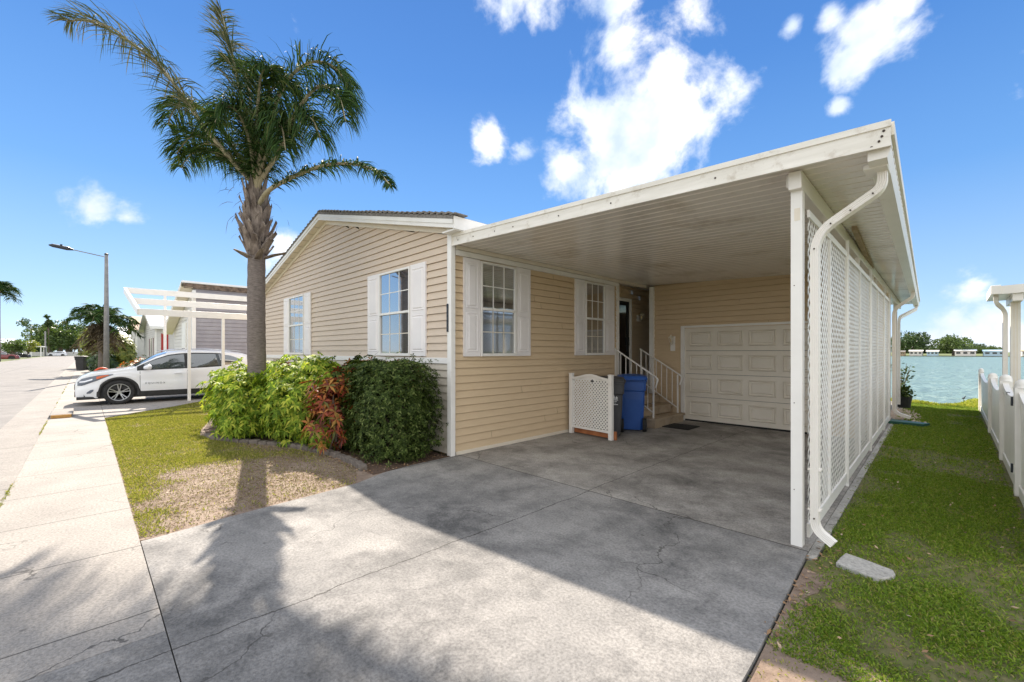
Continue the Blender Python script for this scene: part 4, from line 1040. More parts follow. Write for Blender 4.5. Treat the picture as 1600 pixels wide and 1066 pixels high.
        hl = fit('headlight', 'headlight_lens', t, [(.05, .60, .70), (.14, .60, .80), (.30, .67, .855), (.50, .765, .90), (.80, .905, .925)], .012)
        fit('turn_signal', 'amber', hl, [(.44, .78, .85), (.56, .815, .885), (.70, .885, .905)], .018, 2)
        fit('lamp_bar', 'chrome', hl, [(.09, .69, .72), (.20, .70, .74), (.36, .76, .80)], .018, 1)
        fit('fog_lamp', 'headlight_lens', t, [(.24, .36, .40), (.32, .37, .47), (.38, .44, .48)], .012, 2)
        # mirror, handles
        m = MB(xf); m.tube([(1.50, s * .90, 1.06), (1.52, s * 1.0, 1.10), (1.60, s * 1.08, 1.115), (1.60, s * 1.13, 1.11)], [.03, .06, .085, .03], 12); m.build('mirror', paint, t, 0, True)
        for u_ in (2.32, 3.26):
            m = MB(xf); y_ = low(u_, .90, .02); m.bar((u_ - .09, y_[1], .90), (u_ + .09, y_[1], .905), .03, .022); m.build('door_handle', paint, t, .004)
        m = MB(xf); m.tube([(1.95, s * .72, 1.60), (2.3, s * .705, 1.67), (3.2, s * .70, 1.69), (4.0, s * .69, 1.625), (4.1, s * .69, 1.59)], .014, 8); m.build('roof_rail', 'chrome', t)
    # windscreen, rear glass
    for (ua, ub, nm) in ((1.30, 2.06, 'windscreen'), (4.34, 4.56, 'rear_window')):
        m = MB(xf); vs = []; n = 10
        for i in range(n + 1):
            u = ua + (ub - ua) * i / n; s_ = section(u); e = s_[11]; c = s_[12]; d_ = s_[13]
            off = .008; vs += [(u - off, q, z + off) for q, z in ((e[0], e[1]), (c[0], c[1]), (d_[0], d_[1]), (-c[0], c[1]), (-e[0], e[1]))]
        m.add(vs, [(5 * i + j, 5 * i + j + 1, 5 * i + j + 6, 5 * i + j + 5) for i in range(n) for j in range(4)]); m.build(nm, 'tinted_glass', t, 0, True)
    m = MB(xf); m.box(-.012, .10, -.60, .60, .26, .42); m.box(-.016, .05, -.45, .45, .46, .62); m.build('grille', 'black_plastic', t, .01)
    m = MB(xf); m.box(.03, .45, -.86, .86, .19, .27); m.build('bumper_lip', 'black_plastic', t, .01)
    m = MB(xf); m.box(4.50, 4.66, -.78, .78, .30, .50); m.build('rear_bumper', 'black_plastic', t, .01)
    for s in (-1, 1):
        m = MB(xf); m.box(4.42, 4.60, s * .66 if s > 0 else -.84, .84 if s > 0 else -.66, .98, 1.10); m.build('tail_light', 'red_paint', t, .02)
    return t
suv = car('parked_car', 'white sport utility car parked nose to the street in the neighbouring driveway', -18.22, -.22, 'white_paint')
# model lettering on the front door of the car
cu = bpy.data.curves.new('lettering', 'FONT'); cu.body = 'EQUINOX'; cu.size = .075; cu.space_character = 1.6; cu.extrude = .001; cu.align_x = 'LEFT'
to = bpy.data.objects.new('tmp', cu); C.objects.link(to)
bpy.context.view_layer.update()
me = bpy.data.meshes.new_from_object(to.evaluated_get(bpy.context.evaluated_depsgraph_get())); bpy.data.objects.remove(to)
bdy = [c for c in suv.children if c.name.startswith('car_body')][0]
lt = bpy.data.objects.new('lettering', me); C.objects.link(lt); me.materials.clear(); me.materials.append(MATS['dark_marking'])
Mx = Matrix.Translation((-18.22 + .925, 1.30, .575)) @ Matrix(((0, 0, 1, 0), (1, 0, 0, 0), (0, 1, 0, 0), (0, 0, 0, 1)))
me.transform(Mx); lt.parent = bdy

# ================================================================== OPEN CARPORT FRAME
fr = thing('open_carport', 'bare white carport frame without roof panels above the white car', 'carport frame', (-18.5, 3, 0))
XFm = [(-17.12, 1.15, 2.76), (-18.55, 1.05, 3.20), (-20.0, .98, 3.68)]
for (x, y, z) in XFm: MB().box(x - .03, x + .03, y, 12.0, z - .10, z + .10).build('beam', 'white_trim', fr, .004)
MB().bar((XFm[0][0], 1.13, XFm[0][2]), (XFm[2][0], .96, XFm[2][2]), .06, .20).build('end_beam', 'white_trim', fr)
for (x, y, z) in ((-17.12, 2.36, 2.66), (-17.12, 3.28, 2.66), (-17.12, 5.9, 2.66), (-17.12, 9, 2.66), (-20.0, 2.05, 3.58)):
    MB().box(x - .04, x + .04, y - .04, y + .04, -.02, z).build('post', 'white_trim', fr, .004)

# ================================================================== NEIGHBOUR HOUSES
def flat_siding(mb, xf_pts): pass
def simple_house(name, label, x0, x1, y0, y1, z_eave, z_ridge, wall, roof, windows=(), door=None, ridge='y', trim='white_trim', over=.3, group=None):
    """x1 = the wall facing us; windows: (face, u0, u1, z0, z1, mat) with face 's' (x = x1) or 'f' (y = y0)"""
    t = thing(name, label, 'house', ((x0 + x1) / 2, (y0 + y1) / 2, 0), group)
    SDn = lambda u, n, z: (x1 + n, u, z); FRn = lambda u, n, z: (u, y0 - n, z)
    xm = (x0 + x1) / 2
    def gb(z):
        if z <= z_eave: return (x0, x1)
        k = (z - z_eave) / (z_ridge - z_eave); return (x0 + (xm - x0) * k, x1 + (xm - x1) * k)
    siding(FRn, x0, x1, 0, z_ridge, .15, top=gb if ridge == 'y' else None).build('wall', wall, t)
    siding(SDn, y0, y1, 0, z_eave, .15).build('wall', wall, t)
    MB().box(x1 - .03, x1 + .05, y0 - .05, y0 + .05, 0, z_eave).build('corner_trim', trim, t)
    dz = (z_ridge - z_eave) / (x1 - xm)
    for (xe, s) in ((x1 + over, 1), (x0 - over, -1)):
        mb = MB(); ze = z_eave - dz * over; th = .08; ya, yb = y0 - over, y1 + over
        mb.add([(xm, ya, z_ridge), (xe, ya, ze), (xe, yb, ze), (xm, yb, z_ridge), (xm, ya, z_ridge + th), (xe, ya, ze + th), (xe, yb, ze + th), (xm, yb, z_ridge + th)],
               [(0, 1, 2, 3), (7, 6, 5, 4), (0, 4, 5, 1), (1, 5, 6, 2), (3, 2, 6, 7)]); mb.build('roof', roof, t)
        mb = MB(); mb.add([(xm, ya - .01, z_ridge - .12), (xe, ya - .01, ze - .12), (xe, ya - .01, ze + .03), (xm, ya - .01, z_ridge + .03)], [(0, 1, 2, 3)])
        a, b = sorted((xe, xe + .015 * s)); mb.box(a, b, ya, yb, ze - .12, ze + .03); mb.build('fascia', trim, t)
    for (fc, a, b, c, d_, m_) in windows:
        xf = SDn if fc == 's' else FRn
        f_ = MB(xf).box(a, b, 0, .04, c, d_).build('window', trim, t); MB(xf).box(a + .05, b - .05, .04, .05, c + .05, d_ - .05).build('pane', m_, f_)
    if door:
        (fc, a, b, c, d_, m_) = door; xf = SDn if fc == 's' else FRn
        MB(xf).box(a, b, 0, .05, c, d_).build('door', m_, t, .004)
    return t
# lilac-grey house: tall street end, roof edge with a dark stained flashing
g = thing('neighbour_house', 'lilac-grey sided house with a stained brown roof edge behind the bare carport frame', 'house', (-25, 9, 0))
ZT = 3.98
siding(lambda u, n, z: (-20.3 + n, u, z), 2.93, 13.5, 0, ZT - .02, .15).build('wall', 'lilac_siding', g)
def gtop(z):
    if z < 2.55: return (-25.2, -20.3)
    return (-25.2 + (z - 2.55) * (4.2 / 1.2), -20.3)
siding(lambda u, n, z: (u, 2.93 - n, z), -25.2, -20.3, 0, 3.9, .15, top=gtop).build('wall', 'pale_siding', g)
MB().box(-20.36, -20.25, 2.88, 3.0, 0, 3.9).build('corner_trim', 'white_trim', g)
MB().box(-20.285, -20.245, 2.62, 13.6, ZT - .02, ZT + .18).build('flashing', 'brown_flashing', g)
mb = MB(); a = (-20.2, ZT + .18); b = (-25.6, 2.52)
mb.add([(a[0], 2.55, a[1]), (b[0], 2.55, b[1]), (b[0], 13.8, b[1]), (a[0], 13.8, a[1]), (a[0], 2.55, a[1] + .07), (b[0], 2.55, b[1] + .07), (b[0], 13.8, b[1] + .07), (a[0], 13.8, a[1] + .07)], [(0, 1, 2, 3), (7, 6, 5, 4), (0, 4, 5, 1), (1, 5, 6, 2), (0, 3, 7, 4)])
mb.build('roof', 'metal_roof', g)
mb = MB(); mb.add([(a[0], 2.54, a[1] - .16), (b[0], 2.54, b[1] - .16), (b[0], 2.54, b[1] + .01), (a[0], 2.54, a[1] + .01), (a[0], 2.9, a[1] - .16), (b[0], 2.9, b[1] - .16)], [(0, 1, 2, 3), (0, 4, 5, 1)]); mb.build('rake_board', 'cream_trim', g)
f_ = MB(lambda u, n, z: (u, 2.93 - n, z)).box(-22.75, -21.75, 0, .05, .75, 2.75).build('window', 'white_trim', g)
MB(lambda u, n, z: (u, 2.93 - n, z)).box(-22.65, -21.85, .05, .06, .85, 1.7).build('pane', 'screen_glass', f_)

simple_house('neighbour_house', 'white house with pale metal roof, maroon shutters and a red side door', -43, -35.3, 3.15, 12, 3.2, 4.35, 'pale_siding', 'metal_roof',
    [('f', -36.4, -35.9, .9, 2.5, 'maroon_paint'), ('f', -37.6, -37.1, .9, 2.5, 'screen_glass'), ('f', -38.7, -38.2, .9, 2.5, 'maroon_paint'), ('s', 4.3, 5.2, .9, 2.2, 'screen_glass')],
    ('s', 3.42, 3.78, .55, 2.72, 'red_paint'))
simple_house('neighbour_house', 'cream house with tan gable roof beyond the white red-door house', -56.5, -50.3, 3.2, 12, 3.5, 4.75, 'pale_siding', 'tan_roof',
    [('f', -52.6, -51.8, 1.0, 2.8, 'screen_glass'), ('f', -55, -54.4, 1.0, 2.8, 'screen_glass')])
simple_house('neighbour_house', 'small pale blue house end beyond the tan-roofed house', -70, -64, 2.9, 11, 3.3, 4.3, 'blue_siding', 'metal_roof',
    [('f', -66.6, -65.6, 1.0, 2.6, 'screen_glass')])
# across the street, left edge
simple_house('distant_house', 'low white-roofed house across the street at the left edge', -168, -148, -20, -12.3, 3.3, 4.5, 'pale_siding', 'metal_roof', [('s', -15, -13.5, 1, 2, 'screen_glass')])
simple_house('distant_house', 'small white-roofed house across the street beyond the red car', -216, -200, -19, -12.0, 3.3, 4.6, 'pale_siding', 'metal_roof', [('s', -15, -14, 1, 2, 'screen_glass')])
t = thing('distant_carport', 'open white carport with thin posts across the street near the road end', 'carport', (-135, -10.5, 0))
MB().box(-222, -196, -12.0, -9.6, 3.0, 3.3).build('roof', 'white_trim', t)
for (x, y) in ((-196.3, -11.8), (-196.3, -9.8), (-209, -9.8), (-221.7, -9.8)): MB().box(x - .12, x + .12, y - .12, y + .12, 0, 3.0).build('post', 'white_trim', t)

# street light
sp = thing('street_light', 'grey concrete street light pole with an arm over the road', 'street light', (-36, .89, 0))
MB().tube([(-36, .9, 0), (-36, .9, 7.45)], [.15, .085], 12).build('pole', 'concrete_pole', sp, 0, True)
MB().tube([(-36, .9, 7.42), (-36, .9, 7.50), (-36, .9, 7.54)], [.10, .10, .02], 10).build('pole_cap', 'black_plastic', sp)
MB().bar((-36, .8, 7.30), (-36.0, -.9, 7.56), .045).build('lamp_arm', 'concrete_pole', sp)
MB().tube([(-36.0, -.5, 7.50), (-36, -.75, 7.54), (-36.0, -1.35, 7.62), (-36, -1.5, 7.62)], [.04, .11, .10, .03], 10).tube([(-36, -1.0, 7.62), (-36, -1.0, 7.74)], .05, 8).build('lamp_head', 'hinge_metal', sp)
t = thing('utility_pole', 'thin pale pole beside the far end of the street', 'pole', (-215, -9.7, 0)); MB().tube([(-215, -9.7, 0), (-215, -9.7, 8.4)], .2, 8).build('pole', 'concrete_pole', t)
bin_cart('wheelie_bin', 'black wheelie bin standing at the kerb far down the sidewalk', (-51, -.22, 0), R(60), 'black_plastic', 'black_plastic', 1.15, .70, .70, group='bins')
# far cars
car('parked_car', 'dark red car parked across the street', -122, -13.4, 'red_car_paint', True, False)
car('parked_car', 'black car parked beyond the dark red one across the street', -152, -13.8, 'dark_car_paint', True, False)
car('parked_car', 'white car crossing at the far end of the road', -205, -9.0, 'white_paint', False, False)
# garden reel and storm drain
t = thing('garden_ornament', 'round orange-red ring shaped garden ornament beside the flower bed', 'ornament', (-30.5, .60, 0))
mb = MB()
for rr in (.30, .15):
    pts = [(-30.5, .60 + rr * math.cos(a), .42 + rr * math.sin(a)) for a in np.linspace(0, 2 * math.pi, 25)]; mb.tube(pts, .045, 8)
mb.build('ring', 'orange_plastic', t, 0, True); MB().bar((-30.5, .6, 0), (-30.5, .6, .14), .05).build('stake', 'orange_plastic', t)
t = thing('storm_drain', 'low concrete drain hood with a dark opening and yellow worn kerb nose at the gutter', 'drain', (-15.6, -.5, 0))
MB().box(-16.2, -14.75, -.60, -.22, .0, .085).build('drain_hood', 'gutter_concrete', t, .02)
MB().box(-14.748, -14.70, -.58, -.24, .0, .075).build('kerb_nose', 'yellow_paint', t, .01)
MB().box(-16.0, -14.9, -.615, -.601, .004, .06).build('drain_opening', 'dark_interior', t)
# ================================================================== VEGETATION
RV = Vector((math.cos(YAW), math.sin(YAW), 0)); FV = Vector((-math.sin(YAW), math.cos(YAW), 0))
def ribbons(P0, D, L, W, grav, segs=3):
    """drooping leaflets, one strip each"""
    n = len(P0); D = unit(D); rnd = rand_dirs(n); S = unit(np.cross(D, rnd)); pts = [P0]; d = D.copy(); p = P0.copy()
    for k in range(segs):
        p = p + d * (L / segs)[:, None]; d = unit(d + np.column_stack([np.zeros(n), np.zeros(n), -grav])); pts.append(p)
    V = np.zeros((n, (segs + 1) * 2, 3)); wf = [.55, 1, .75, .06] if segs == 3 else [.6, 1, .06]
    for k, p in enumerate(pts):
        V[:, 2 * k] = p - S * (W * wf[k] / 2)[:, None]; V[:, 2 * k + 1] = p + S * (W * wf[k] / 2)[:, None]
    base = (np.arange(n) * (segs + 1) * 2)[:, None, None]
    q = np.array([[2 * k, 2 * k + 1, 2 * k + 3, 2 * k + 2] for k in range(segs)])[None]
    return V.reshape(-1, 3), (base + q).reshape(-1, 4)
def smooth_path(pts, n):
    P = [Vector(p) for p in pts]; out = []
    for i in range(n + 1):
        f = i / n * (len(P) - 1); k = min(int(f), len(P) - 2); t = f - k
        a = P[max(k - 1, 0)]; b = P[k]; c = P[k + 1]; d = P[min(k + 2, len(P) - 1)]
        out.append(.5 * ((2 * b) + (c - a) * t + (2 * a - 5 * b + 4 * c - d) * t * t + (3 * b - a - 3 * c + d) * t ** 3))
    return out
def frond(parent, path, Lmax=.7, n=130, mat='palm_leaf', bare=.14, grav=.55, r0=.035, width=.03, fwd=.75, name='frond', plume=.45, up0=.2):
    n = int(n * 1.3); Lmax *= 1.05; width *= .72; bare = max(bare, .22)
    pts = smooth_path(path, 40); mb = MB(); mb.tube(pts, [r0 * (1 - .85 * i / 40) + .003 for i in range(41)], 6)
    rc = mb.build(name, 'petiole', parent, 0, True)
    A = np.array([tuple(p) for p in pts]); t = rng.uniform(bare, 1, n * 2) ; t = bare + (t - bare) * 1.0
    f = t * 40; k = np.minimum(f.astype(int), 39); fr_ = (f - k)[:, None]; P0 = A[k] * (1 - fr_) + A[k + 1] * fr_; T = unit(A[k + 1] - A[k])
    side = unit(np.cross(T, np.array([0, 0, 1.0]) + .001)); sg = np.where(rng.random(n * 2) < .5, -1, 1)[:, None]; upv = np.cross(side, T)
    D = T * fwd + side * sg * rng.uniform(.6, 1.1, (n * 2, 1)) + upv * rng.normal(up0, plume, (n * 2, 1))
    L = Lmax * np.clip(np.sin(np.pi * (.12 + .80 * (t - bare) / (1 - bare))), .25, 1) ** .7 * rng.uniform(.75, 1.15, n * 2)
    V, Fc = ribbons(P0, D, L, width * rng.uniform(.6, 1.2, n * 2), grav * rng.uniform(.6, 1.4, n * 2))
    np_mesh('leaflets', V, Fc, mat, rc); return rc
def palm_hero():
    B = Vector((-9.2, 2.3, 0)); D0 = 8.19
    t = thing('palm_tree', 'tall palm tree with grey trunk and drooping feathery fronds in front of the beige house', 'palm tree', tuple(B))
    zs = np.linspace(-.05, 4.5, 34); mb = MB()
    pts = [B + Vector((.015 * math.sin(z * 1.1), .01 * math.cos(z * 1.4), z)) for z in zs]
    rad = [(.158 - .004 * z + (.05 * math.exp(-z * 3)) + (.006 if i % 2 else 0)) for i, z in enumerate(zs)]
    mb.tube(pts, rad, 22); mb.build('trunk', 'trunk_bark', t, 0, True)
    # old leaf bases
    for i in range(72):
        z = 3.28 + 1.15 * (i / 72); a = i * 2.39996 + random.uniform(-.2, .2); ca, sa = math.cos(a), math.sin(a); k = (z - 3.28) / 1.15
        r0 = .135 + .035 * math.sin(math.pi * min(1, k * 1.3)); L = random.uniform(.20, .46) + .10 * k; wd = random.uniform(.06, .10) * (1 - .35 * k)
        fl = (.30 if k < .06 else .15 * (1 - k) ** 1.2 + .02); fl += random.uniform(-.05, .09)
        up = L * (.35 if k < .06 else 1)
        xf = lambda u, n, q, a=a, ca=ca, sa=sa, z=z: (B.x + ca * n - sa * u, B.y + sa * n + ca * u, z + q)
        mb = MB(xf); j1, j2 = random.uniform(.5, .9), random.uniform(.15, .55)
        vs = [(-wd, r0, 0), (wd, r0, 0), (wd * .9, r0 + fl * .45, up * .5), (-wd * .9, r0 + fl * .45, up * .5), (wd * j1, r0 + fl, up * .95), (-wd * j2, r0 + fl * .95, up), (0, r0 + fl * .9, up * 1.12),
              (-wd, r0 - .03, .0), (wd, r0 - .03, 0), (wd * .9, r0 + fl * .45 - .03, up * .5 + .01), (-wd * .9, r0 + fl * .45 - .03, up * .5 + .01)]
        mb.add(vs, [(0, 1, 2, 3), (3, 2, 4, 6, 5), (7, 10, 9, 8), (10, 5, 6, 4, 9), (0, 3, 10, 7), (1, 8, 9, 2), (2, 9, 4), (3, 5, 10)])
        mb.build('leaf_base', 'boot_bark', t)
    def pt(px, py, v=0.0): return Vector((0, 0, CAM_H)) + (FV + RV * ((px - 800) / F_PX) + Vector((0, 0, (549.5 - py) / F_PX))) * (D0 + v)
    c0 = (399, 318)
    FR_ = [  # (pixel path, depth at the tip, leaflet length, count, material, bare)
        ([(396, 290), (372, 262), (330, 212), (292, 160), (262, 118), (225, 82), (180, 52), (135, 33), (104, 34)], -.5, .78, 150, 'palm_leaf_dry', .22, .50),
        ([(398, 290), (392, 230), (383, 177), (368, 110), (356, 60), (345, 18)], .6, .62, 170, 'palm_leaf_dry', .2, .30),
        ([(404, 285), (415, 230), (430, 165), (452, 122), (484, 98), (517, 102), (540, 128), (552, 160)], -.3, .80, 190, 'palm_leaf', .15, .8),
        ([(406, 318), (420, 298), (450, 280), (485, 265), (520, 256), (560, 258), (590, 270), (610, 290)], -3.2, .36, 190, 'palm_leaf', .28, .7),
        ([(396, 290), (370, 240), (338, 192), (305, 165), (275, 168), (262, 195)], 1.5, .75, 170, 'palm_leaf', .15, .8),
        ([(402, 285), (425, 225), (455, 185), (485, 185), (500, 215)], -1.5, .85, 160, 'palm_leaf', .15, .9),
        ([(400, 290), (400, 220), (404, 150), (410, 112), (424, 108)], -1.0, .8, 170, 'palm_leaf', .15, .9),
        ([(400, 290), (394, 200), (388, 135), (374, 100), (358, 100)], 1.3, .8, 170, 'palm_leaf', .12, .8),
        ([(397, 290), (362, 246), (328, 218), (298, 214), (276, 240)], .9, .75, 150, 'palm_leaf', .15, .8),
        ([(404, 290), (436, 236), (470, 165), (500, 135), (528, 150), (540, 190)], -1.6, .80, 170, 'palm_leaf', .15, .8),
        ([(400, 290), (404, 210), (418, 150), (440, 128), (462, 140)], .3, .8, 150, 'palm_leaf', .12, .8),
        ([(398, 290), (366, 255), (330, 238), (300, 240), (282, 262)], 2.4, .7, 170, 'palm_leaf', .15, .8),
        ([(400, 290), (390, 220), (372, 175), (350, 168), (335, 195)], -1.4, .8, 150, 'palm_leaf', .12, .9),
        ([(401, 290), (410, 225), (424, 190), (440, 200), (446, 235)], -1.5, .75, 150, 'palm_leaf', .12, .9),
        ]
    for (px, v, L, n, m, bare, grav) in FR_:
        path = [pt(c0[0] + (px[0][0] - 400) * .6, c0[1] + 12, v * .02)] + [pt(x, y, v * .62 * ((i + 1) / len(px)) ** 1.3) for i, (x, y) in enumerate(px)]
        frond(t, path, L, n, m, bare, grav, .048)
    # hanging fibres
    n = 90; P = np.array([tuple(B)]) + np.column_stack([rng.normal(0, .2, n), rng.normal(0, .2, n), rng.uniform(3.7, 4.6, n)])
    V, Fc = ribbons(P, rand_dirs(n) + [0, 0, -.3], rng.uniform(.1, .35, n), np.full(n, .008), np.full(n, .5)); np_mesh('dry_fibres', V, Fc, 'thatch_leaf', t)
palm_hero()

def palm_far(name, label, base, h, r, nf=16, skirt=True, mat='palm_leaf', fan=False, L=.9):
    B = Vector(base); t = thing(name, label, 'palm tree', base)
    MB().tube([B, B + Vector((0, 0, h * .5)), B + Vector((0, 0, h))], [.22, .17, .16], 10).build('trunk', 'trunk_bark', t, 0, True)
    Vs, Fs, off = [], [], 0; mbs = MB(); VsD, FsD, offD = [], [], 0
    for k in range(nf + (10 if skirt else 0)):
        dead = k >= nf; a = k * 2.4 + random.uniform(-.2, .2); el = random.uniform(-.1, 1.2) if not dead else random.uniform(-1.3, -.7)
        rr = r * random.uniform(.8, 1.1) * (.8 if dead else 1); top = B + Vector((0, 0, h)); d = Vector((math.cos(a) * math.cos(el), math.sin(a) * math.cos(el), math.sin(el)))
        pts = [top, top + d * rr * .4, top + d * rr * .75 + Vector((0, 0, -rr * .12)), top + d * rr + Vector((0, 0, -rr * .42))]; sp_ = smooth_path(pts, 12)
        mbs.tube(sp_[::3], [.03, .025, .02, .012, .006], 5)
        A = np.array([tuple(p) for p in sp_]); n = 70; tt = rng.uniform(.1, .99, n) * 12; kk = tt.astype(int); f = (tt - kk)[:, None]
        P0 = A[kk] * (1 - f) + A[kk + 1] * f; T = unit(A[kk + 1] - A[kk]); sd = unit(np.cross(T, [0, 0, 1.0])); sg = np.where(rng.random(n) < .5, -1, 1)[:, None]
        V, Fc = ribbons(P0, T * .6 + sd * sg + rng.normal(0, .25, (n, 3)), L * rng.uniform(.6, 1.1, n), np.full(n, .07), np.full(n, .6), 2)
        if dead: VsD.append(V); FsD.append(Fc + offD); offD += len(V)
        else: Vs.append(V); Fs.append(Fc + off); off += len(V)
    cr = mbs.build('crown', 'petiole', t)
    np_mesh('leaflets', np.concatenate(Vs), np.concatenate(Fs), mat, cr)
    if VsD: np_mesh('dead_skirt', np.concatenate(VsD), np.concatenate(FsD), 'thatch_leaf', cr)
    return t
palm_far('palm_tree', 'short bushy palm with dark dead skirt beside the street light pole', (-42, .80, 0), 3.7, 2.0, 20, True, L=.8)
palm_far('palm_tree', 'tall palm across the street cut off by the left edge of the photo', (-104, -9.62, 0), 10.9, 2.5, 26, False, L=1.3)

def whorl_bush(name, label, c, rad, nw, mat='umbrella_leaf', leafL=.095, leafW=.034, k=7, droop=.35, sq=2.6, base=0.04, cat='shrub', group=None, lumps=.16):
    """rounded bush of small compound leaves"""
    t = thing(name, label, cat, (c[0], c[1], 0), group); C0 = np.array(c)
    d = rand_dirs(nw); d[:, 2] = np.abs(d[:, 2]) * np.where(rng.random(nw) < .38, -1, 1)
    sc = (np.abs(d[:, 0]) ** sq + np.abs(d[:, 1]) ** sq + np.abs(d[:, 2]) ** sq) ** (-1 / sq)
    lump = 1 + lumps * np.sin(d[:, 0] * 7 + c[0] * 3) * np.cos(d[:, 1] * 6 + d[:, 2] * 5) + lumps * .6 * np.sin(d[:, 2] * 11 + d[:, 0] * 9)
    rr = sc * lump * (1 - np.abs(rng.normal(0, .16, nw))); P = C0 + d * rr[:, None] * np.array(rad); ok = P[:, 2] > base; P = P[ok]; d = d[ok]; nw = len(P)
    stray = (rng.random(nw) < .035)[:, None]; P = P + np.where(stray, d * rng.uniform(.03, .14, (nw, 1)) + [0, 0, .03], 0)
    out = unit(d * [1, 1, .6] + [0, 0, .55] + rng.normal(0, .35, (nw, 3)))
    a = unit(np.cross(out, rand_dirs(nw))); b = np.cross(out, a); Vs, Fs = [], []
    for j in range(k):
        an = 2 * math.pi * j / k + rng.normal(0, .15, nw); D = a * np.cos(an)[:, None] + b * np.sin(an)[:, None] + out * .15
        V, Fc = leaf_arrays(P, D, out, leafL * rng.uniform(.7, 1.2, nw), leafW, droop); Fs.append(Fc + len(Vs) * 4 * nw); Vs.append(V)
    mb = MB()
    for q in range(14):
        e = Vector((c[0] + random.uniform(-.8, .8) * rad[0], c[1] + random.uniform(-.8, .8) * rad[1], c[2] + random.uniform(-.1, .7) * rad[2])); b0 = Vector((c[0] + random.uniform(-.3, .3) * rad[0], c[1] + random.uniform(-.3, .3) * rad[1], 0))
        mb.tube([b0, (b0 + e) / 2 + Vector((random.uniform(-.1, .1), random.uniform(-.1, .1), .05)), e], [.018, .013, .006], 6)
    mb.build('stem', 'branch_bark', t)
    np_mesh('foliage', np.concatenate(Vs), np.concatenate(Fs), mat, t); return t
whorl_bush('umbrella_shrub', 'bright yellow-green bushy shrub at the left end of the planting bed by the palm trunk', (-10.45, 2.62, .60), (1.25, .85, .66), 1900)
whorl_bush('umbrella_shrub', 'rounded green shrub right in front of the palm trunk', (-9.15, 2.05, .58), (.72, .40, .60), 1000)
whorl_bush('umbrella_shrub', 'yellow-topped green shrub between the palm trunk and the red-leaved croton', (-8.1, 2.80, .66), (1.05, .66, .76), 2000)
whorl_bush('croton', 'croton shrub with narrow red and orange leaves in the middle of the bed', (-6.88, 2.78, .64), (.36, .30, .46), 300, 'croton_leaf', .14, .038, 6, .2, lumps=.5)
whorl_bush('umbrella_shrub', 'dark green leafy shrub behind the red-leaved croton joining the clipped hedge', (-6.95, 3.25, .68), (.62, .40, .70), 1500, 'clipped_leaf', .09, .035)
whorl_bush('umbrella_shrub', 'low green shrub tucked under the red-leaved croton', (-7.15, 2.78, .28), (.42, .25, .30), 360)
whorl_bush('clipped_hedge', 'dense dark green clipped hedge block beside the white corner post', (-5.97, 3.30, .69), (.73, .52, .72), 6200, 'clipped_leaf', .056, .021, 5, .1, 6.5, .03, 'hedge', lumps=.05)
whorl_bush('umbrella_shrub', 'few leafy green shoots filling the top gap between the two middle shrubs', (-8.9, 3.3, 1.05), (.9, .3, .34), 260)
whorl_bush('croton', 'small bronze croton tips showing above the shrubs against the white band', (-7.0, 3.6, 1.12), (1.3, .14, .30), 130, 'croton_leaf', .11, .03, 6, .2)
whorl_bush('croton', 'reddish young croton poking up behind the left shrub beside the car', (-10.9, 3.2, 1.1), (.45, .2, .26), 90, 'croton_leaf', .11, .03, 6, .2)
whorl_bush('flower_bush', 'low bush with orange-red flowers behind the car bonnet', (-27.5, 1.55, .45), (1.6, .55, .50), 700, 'flower_leaf', .16, .07, 6, .2)
whorl_bush('flower_bush', 'dark green flowering bush against the corner of the red-door house', (-32.5, 2.25, .5), (1.9, .5, .62), 600, 'flower_leaf', .18, .08, 6, .2)
whorl_bush('shrub', 'yellowish rounded shrub left of the short bushy palm', (-58, .9, 2.0), (2.4, 1.2, 1.9), 900, 'tree_leaf_yellow', .35, .18, 5, .2)
whorl_bush('shrub', 'dark low shrub at the foot of the short bushy palm', (-46, .9, .7), (2.0, .7, .8), 600, 'tree_leaf', .25, .12, 5, .2)
whorl_bush('shrub', 'lime green shrub between the street light pole and the pale blue house', (-48, 2.1, 1.2), (1.6, .8, 1.7), 700, 'tree_leaf_yellow', .28, .14, 5, .2)

# distant trees
def tree(name, label, base, h, r, mat='tree_leaf', n=2200, leaf=.55, group=None, slim=False):
    B = Vector(base); t = thing(name, label, 'tree', base, group); mb = MB(); th = h * (.35 if not slim else .7)
    mb.tube([B, B + Vector((.1, 0, th)), B + Vector((0, 0, h * .8))], [r * .07 + .06, r * .05 + .05, .03], 8)
    cl = []
    for k in range(16 if not slim else 7):
        a = random.uniform(0, 6.28); q = r * random.uniform(.15, .75); z = h * random.uniform(.42, .9) if not slim else h * random.uniform(.72, .97)
        c = B + Vector((math.cos(a) * q, math.sin(a) * q, z)); cl.append((tuple(c), r * random.uniform(.25, .45)))
        mb.tube([B + Vector((0, 0, th * random.uniform(.6, 1))), c], [.07, .02], 5)
    tr = mb.build('trunk', 'branch_bark', t)
    P = []; 
    for c, q in cl:
        m = n // len(cl); d = rand_dirs(m); P.append(np.array(c) + d * (q * rng.uniform(.5, 1.1, m) ** .6)[:, None] * [1, 1, .75])
    P = np.concatenate(P); V, Fc = leaf_arrays(P, rand_dirs(len(P)), rand_dirs(len(P)), leaf * rng.uniform(.6, 1.2, len(P)), leaf * .6, .1)
    np_mesh('crown', V, Fc, mat, t); return t
G1 = 'trees along the far end of the street'
def px_x(px, x):   # y on the plane x for a picture column
    r = (px - 800) / F_PX; s, c = math.sin(YAW), math.cos(YAW); return x * (c + s * r) / (-s + c * r)
protoA = tree('tree', 'broad dark tree at the far end of the street', (-236, px_x(95, -236), 0), 12.5, 9.0, 'tree_leaf', 4200, .8, G1)
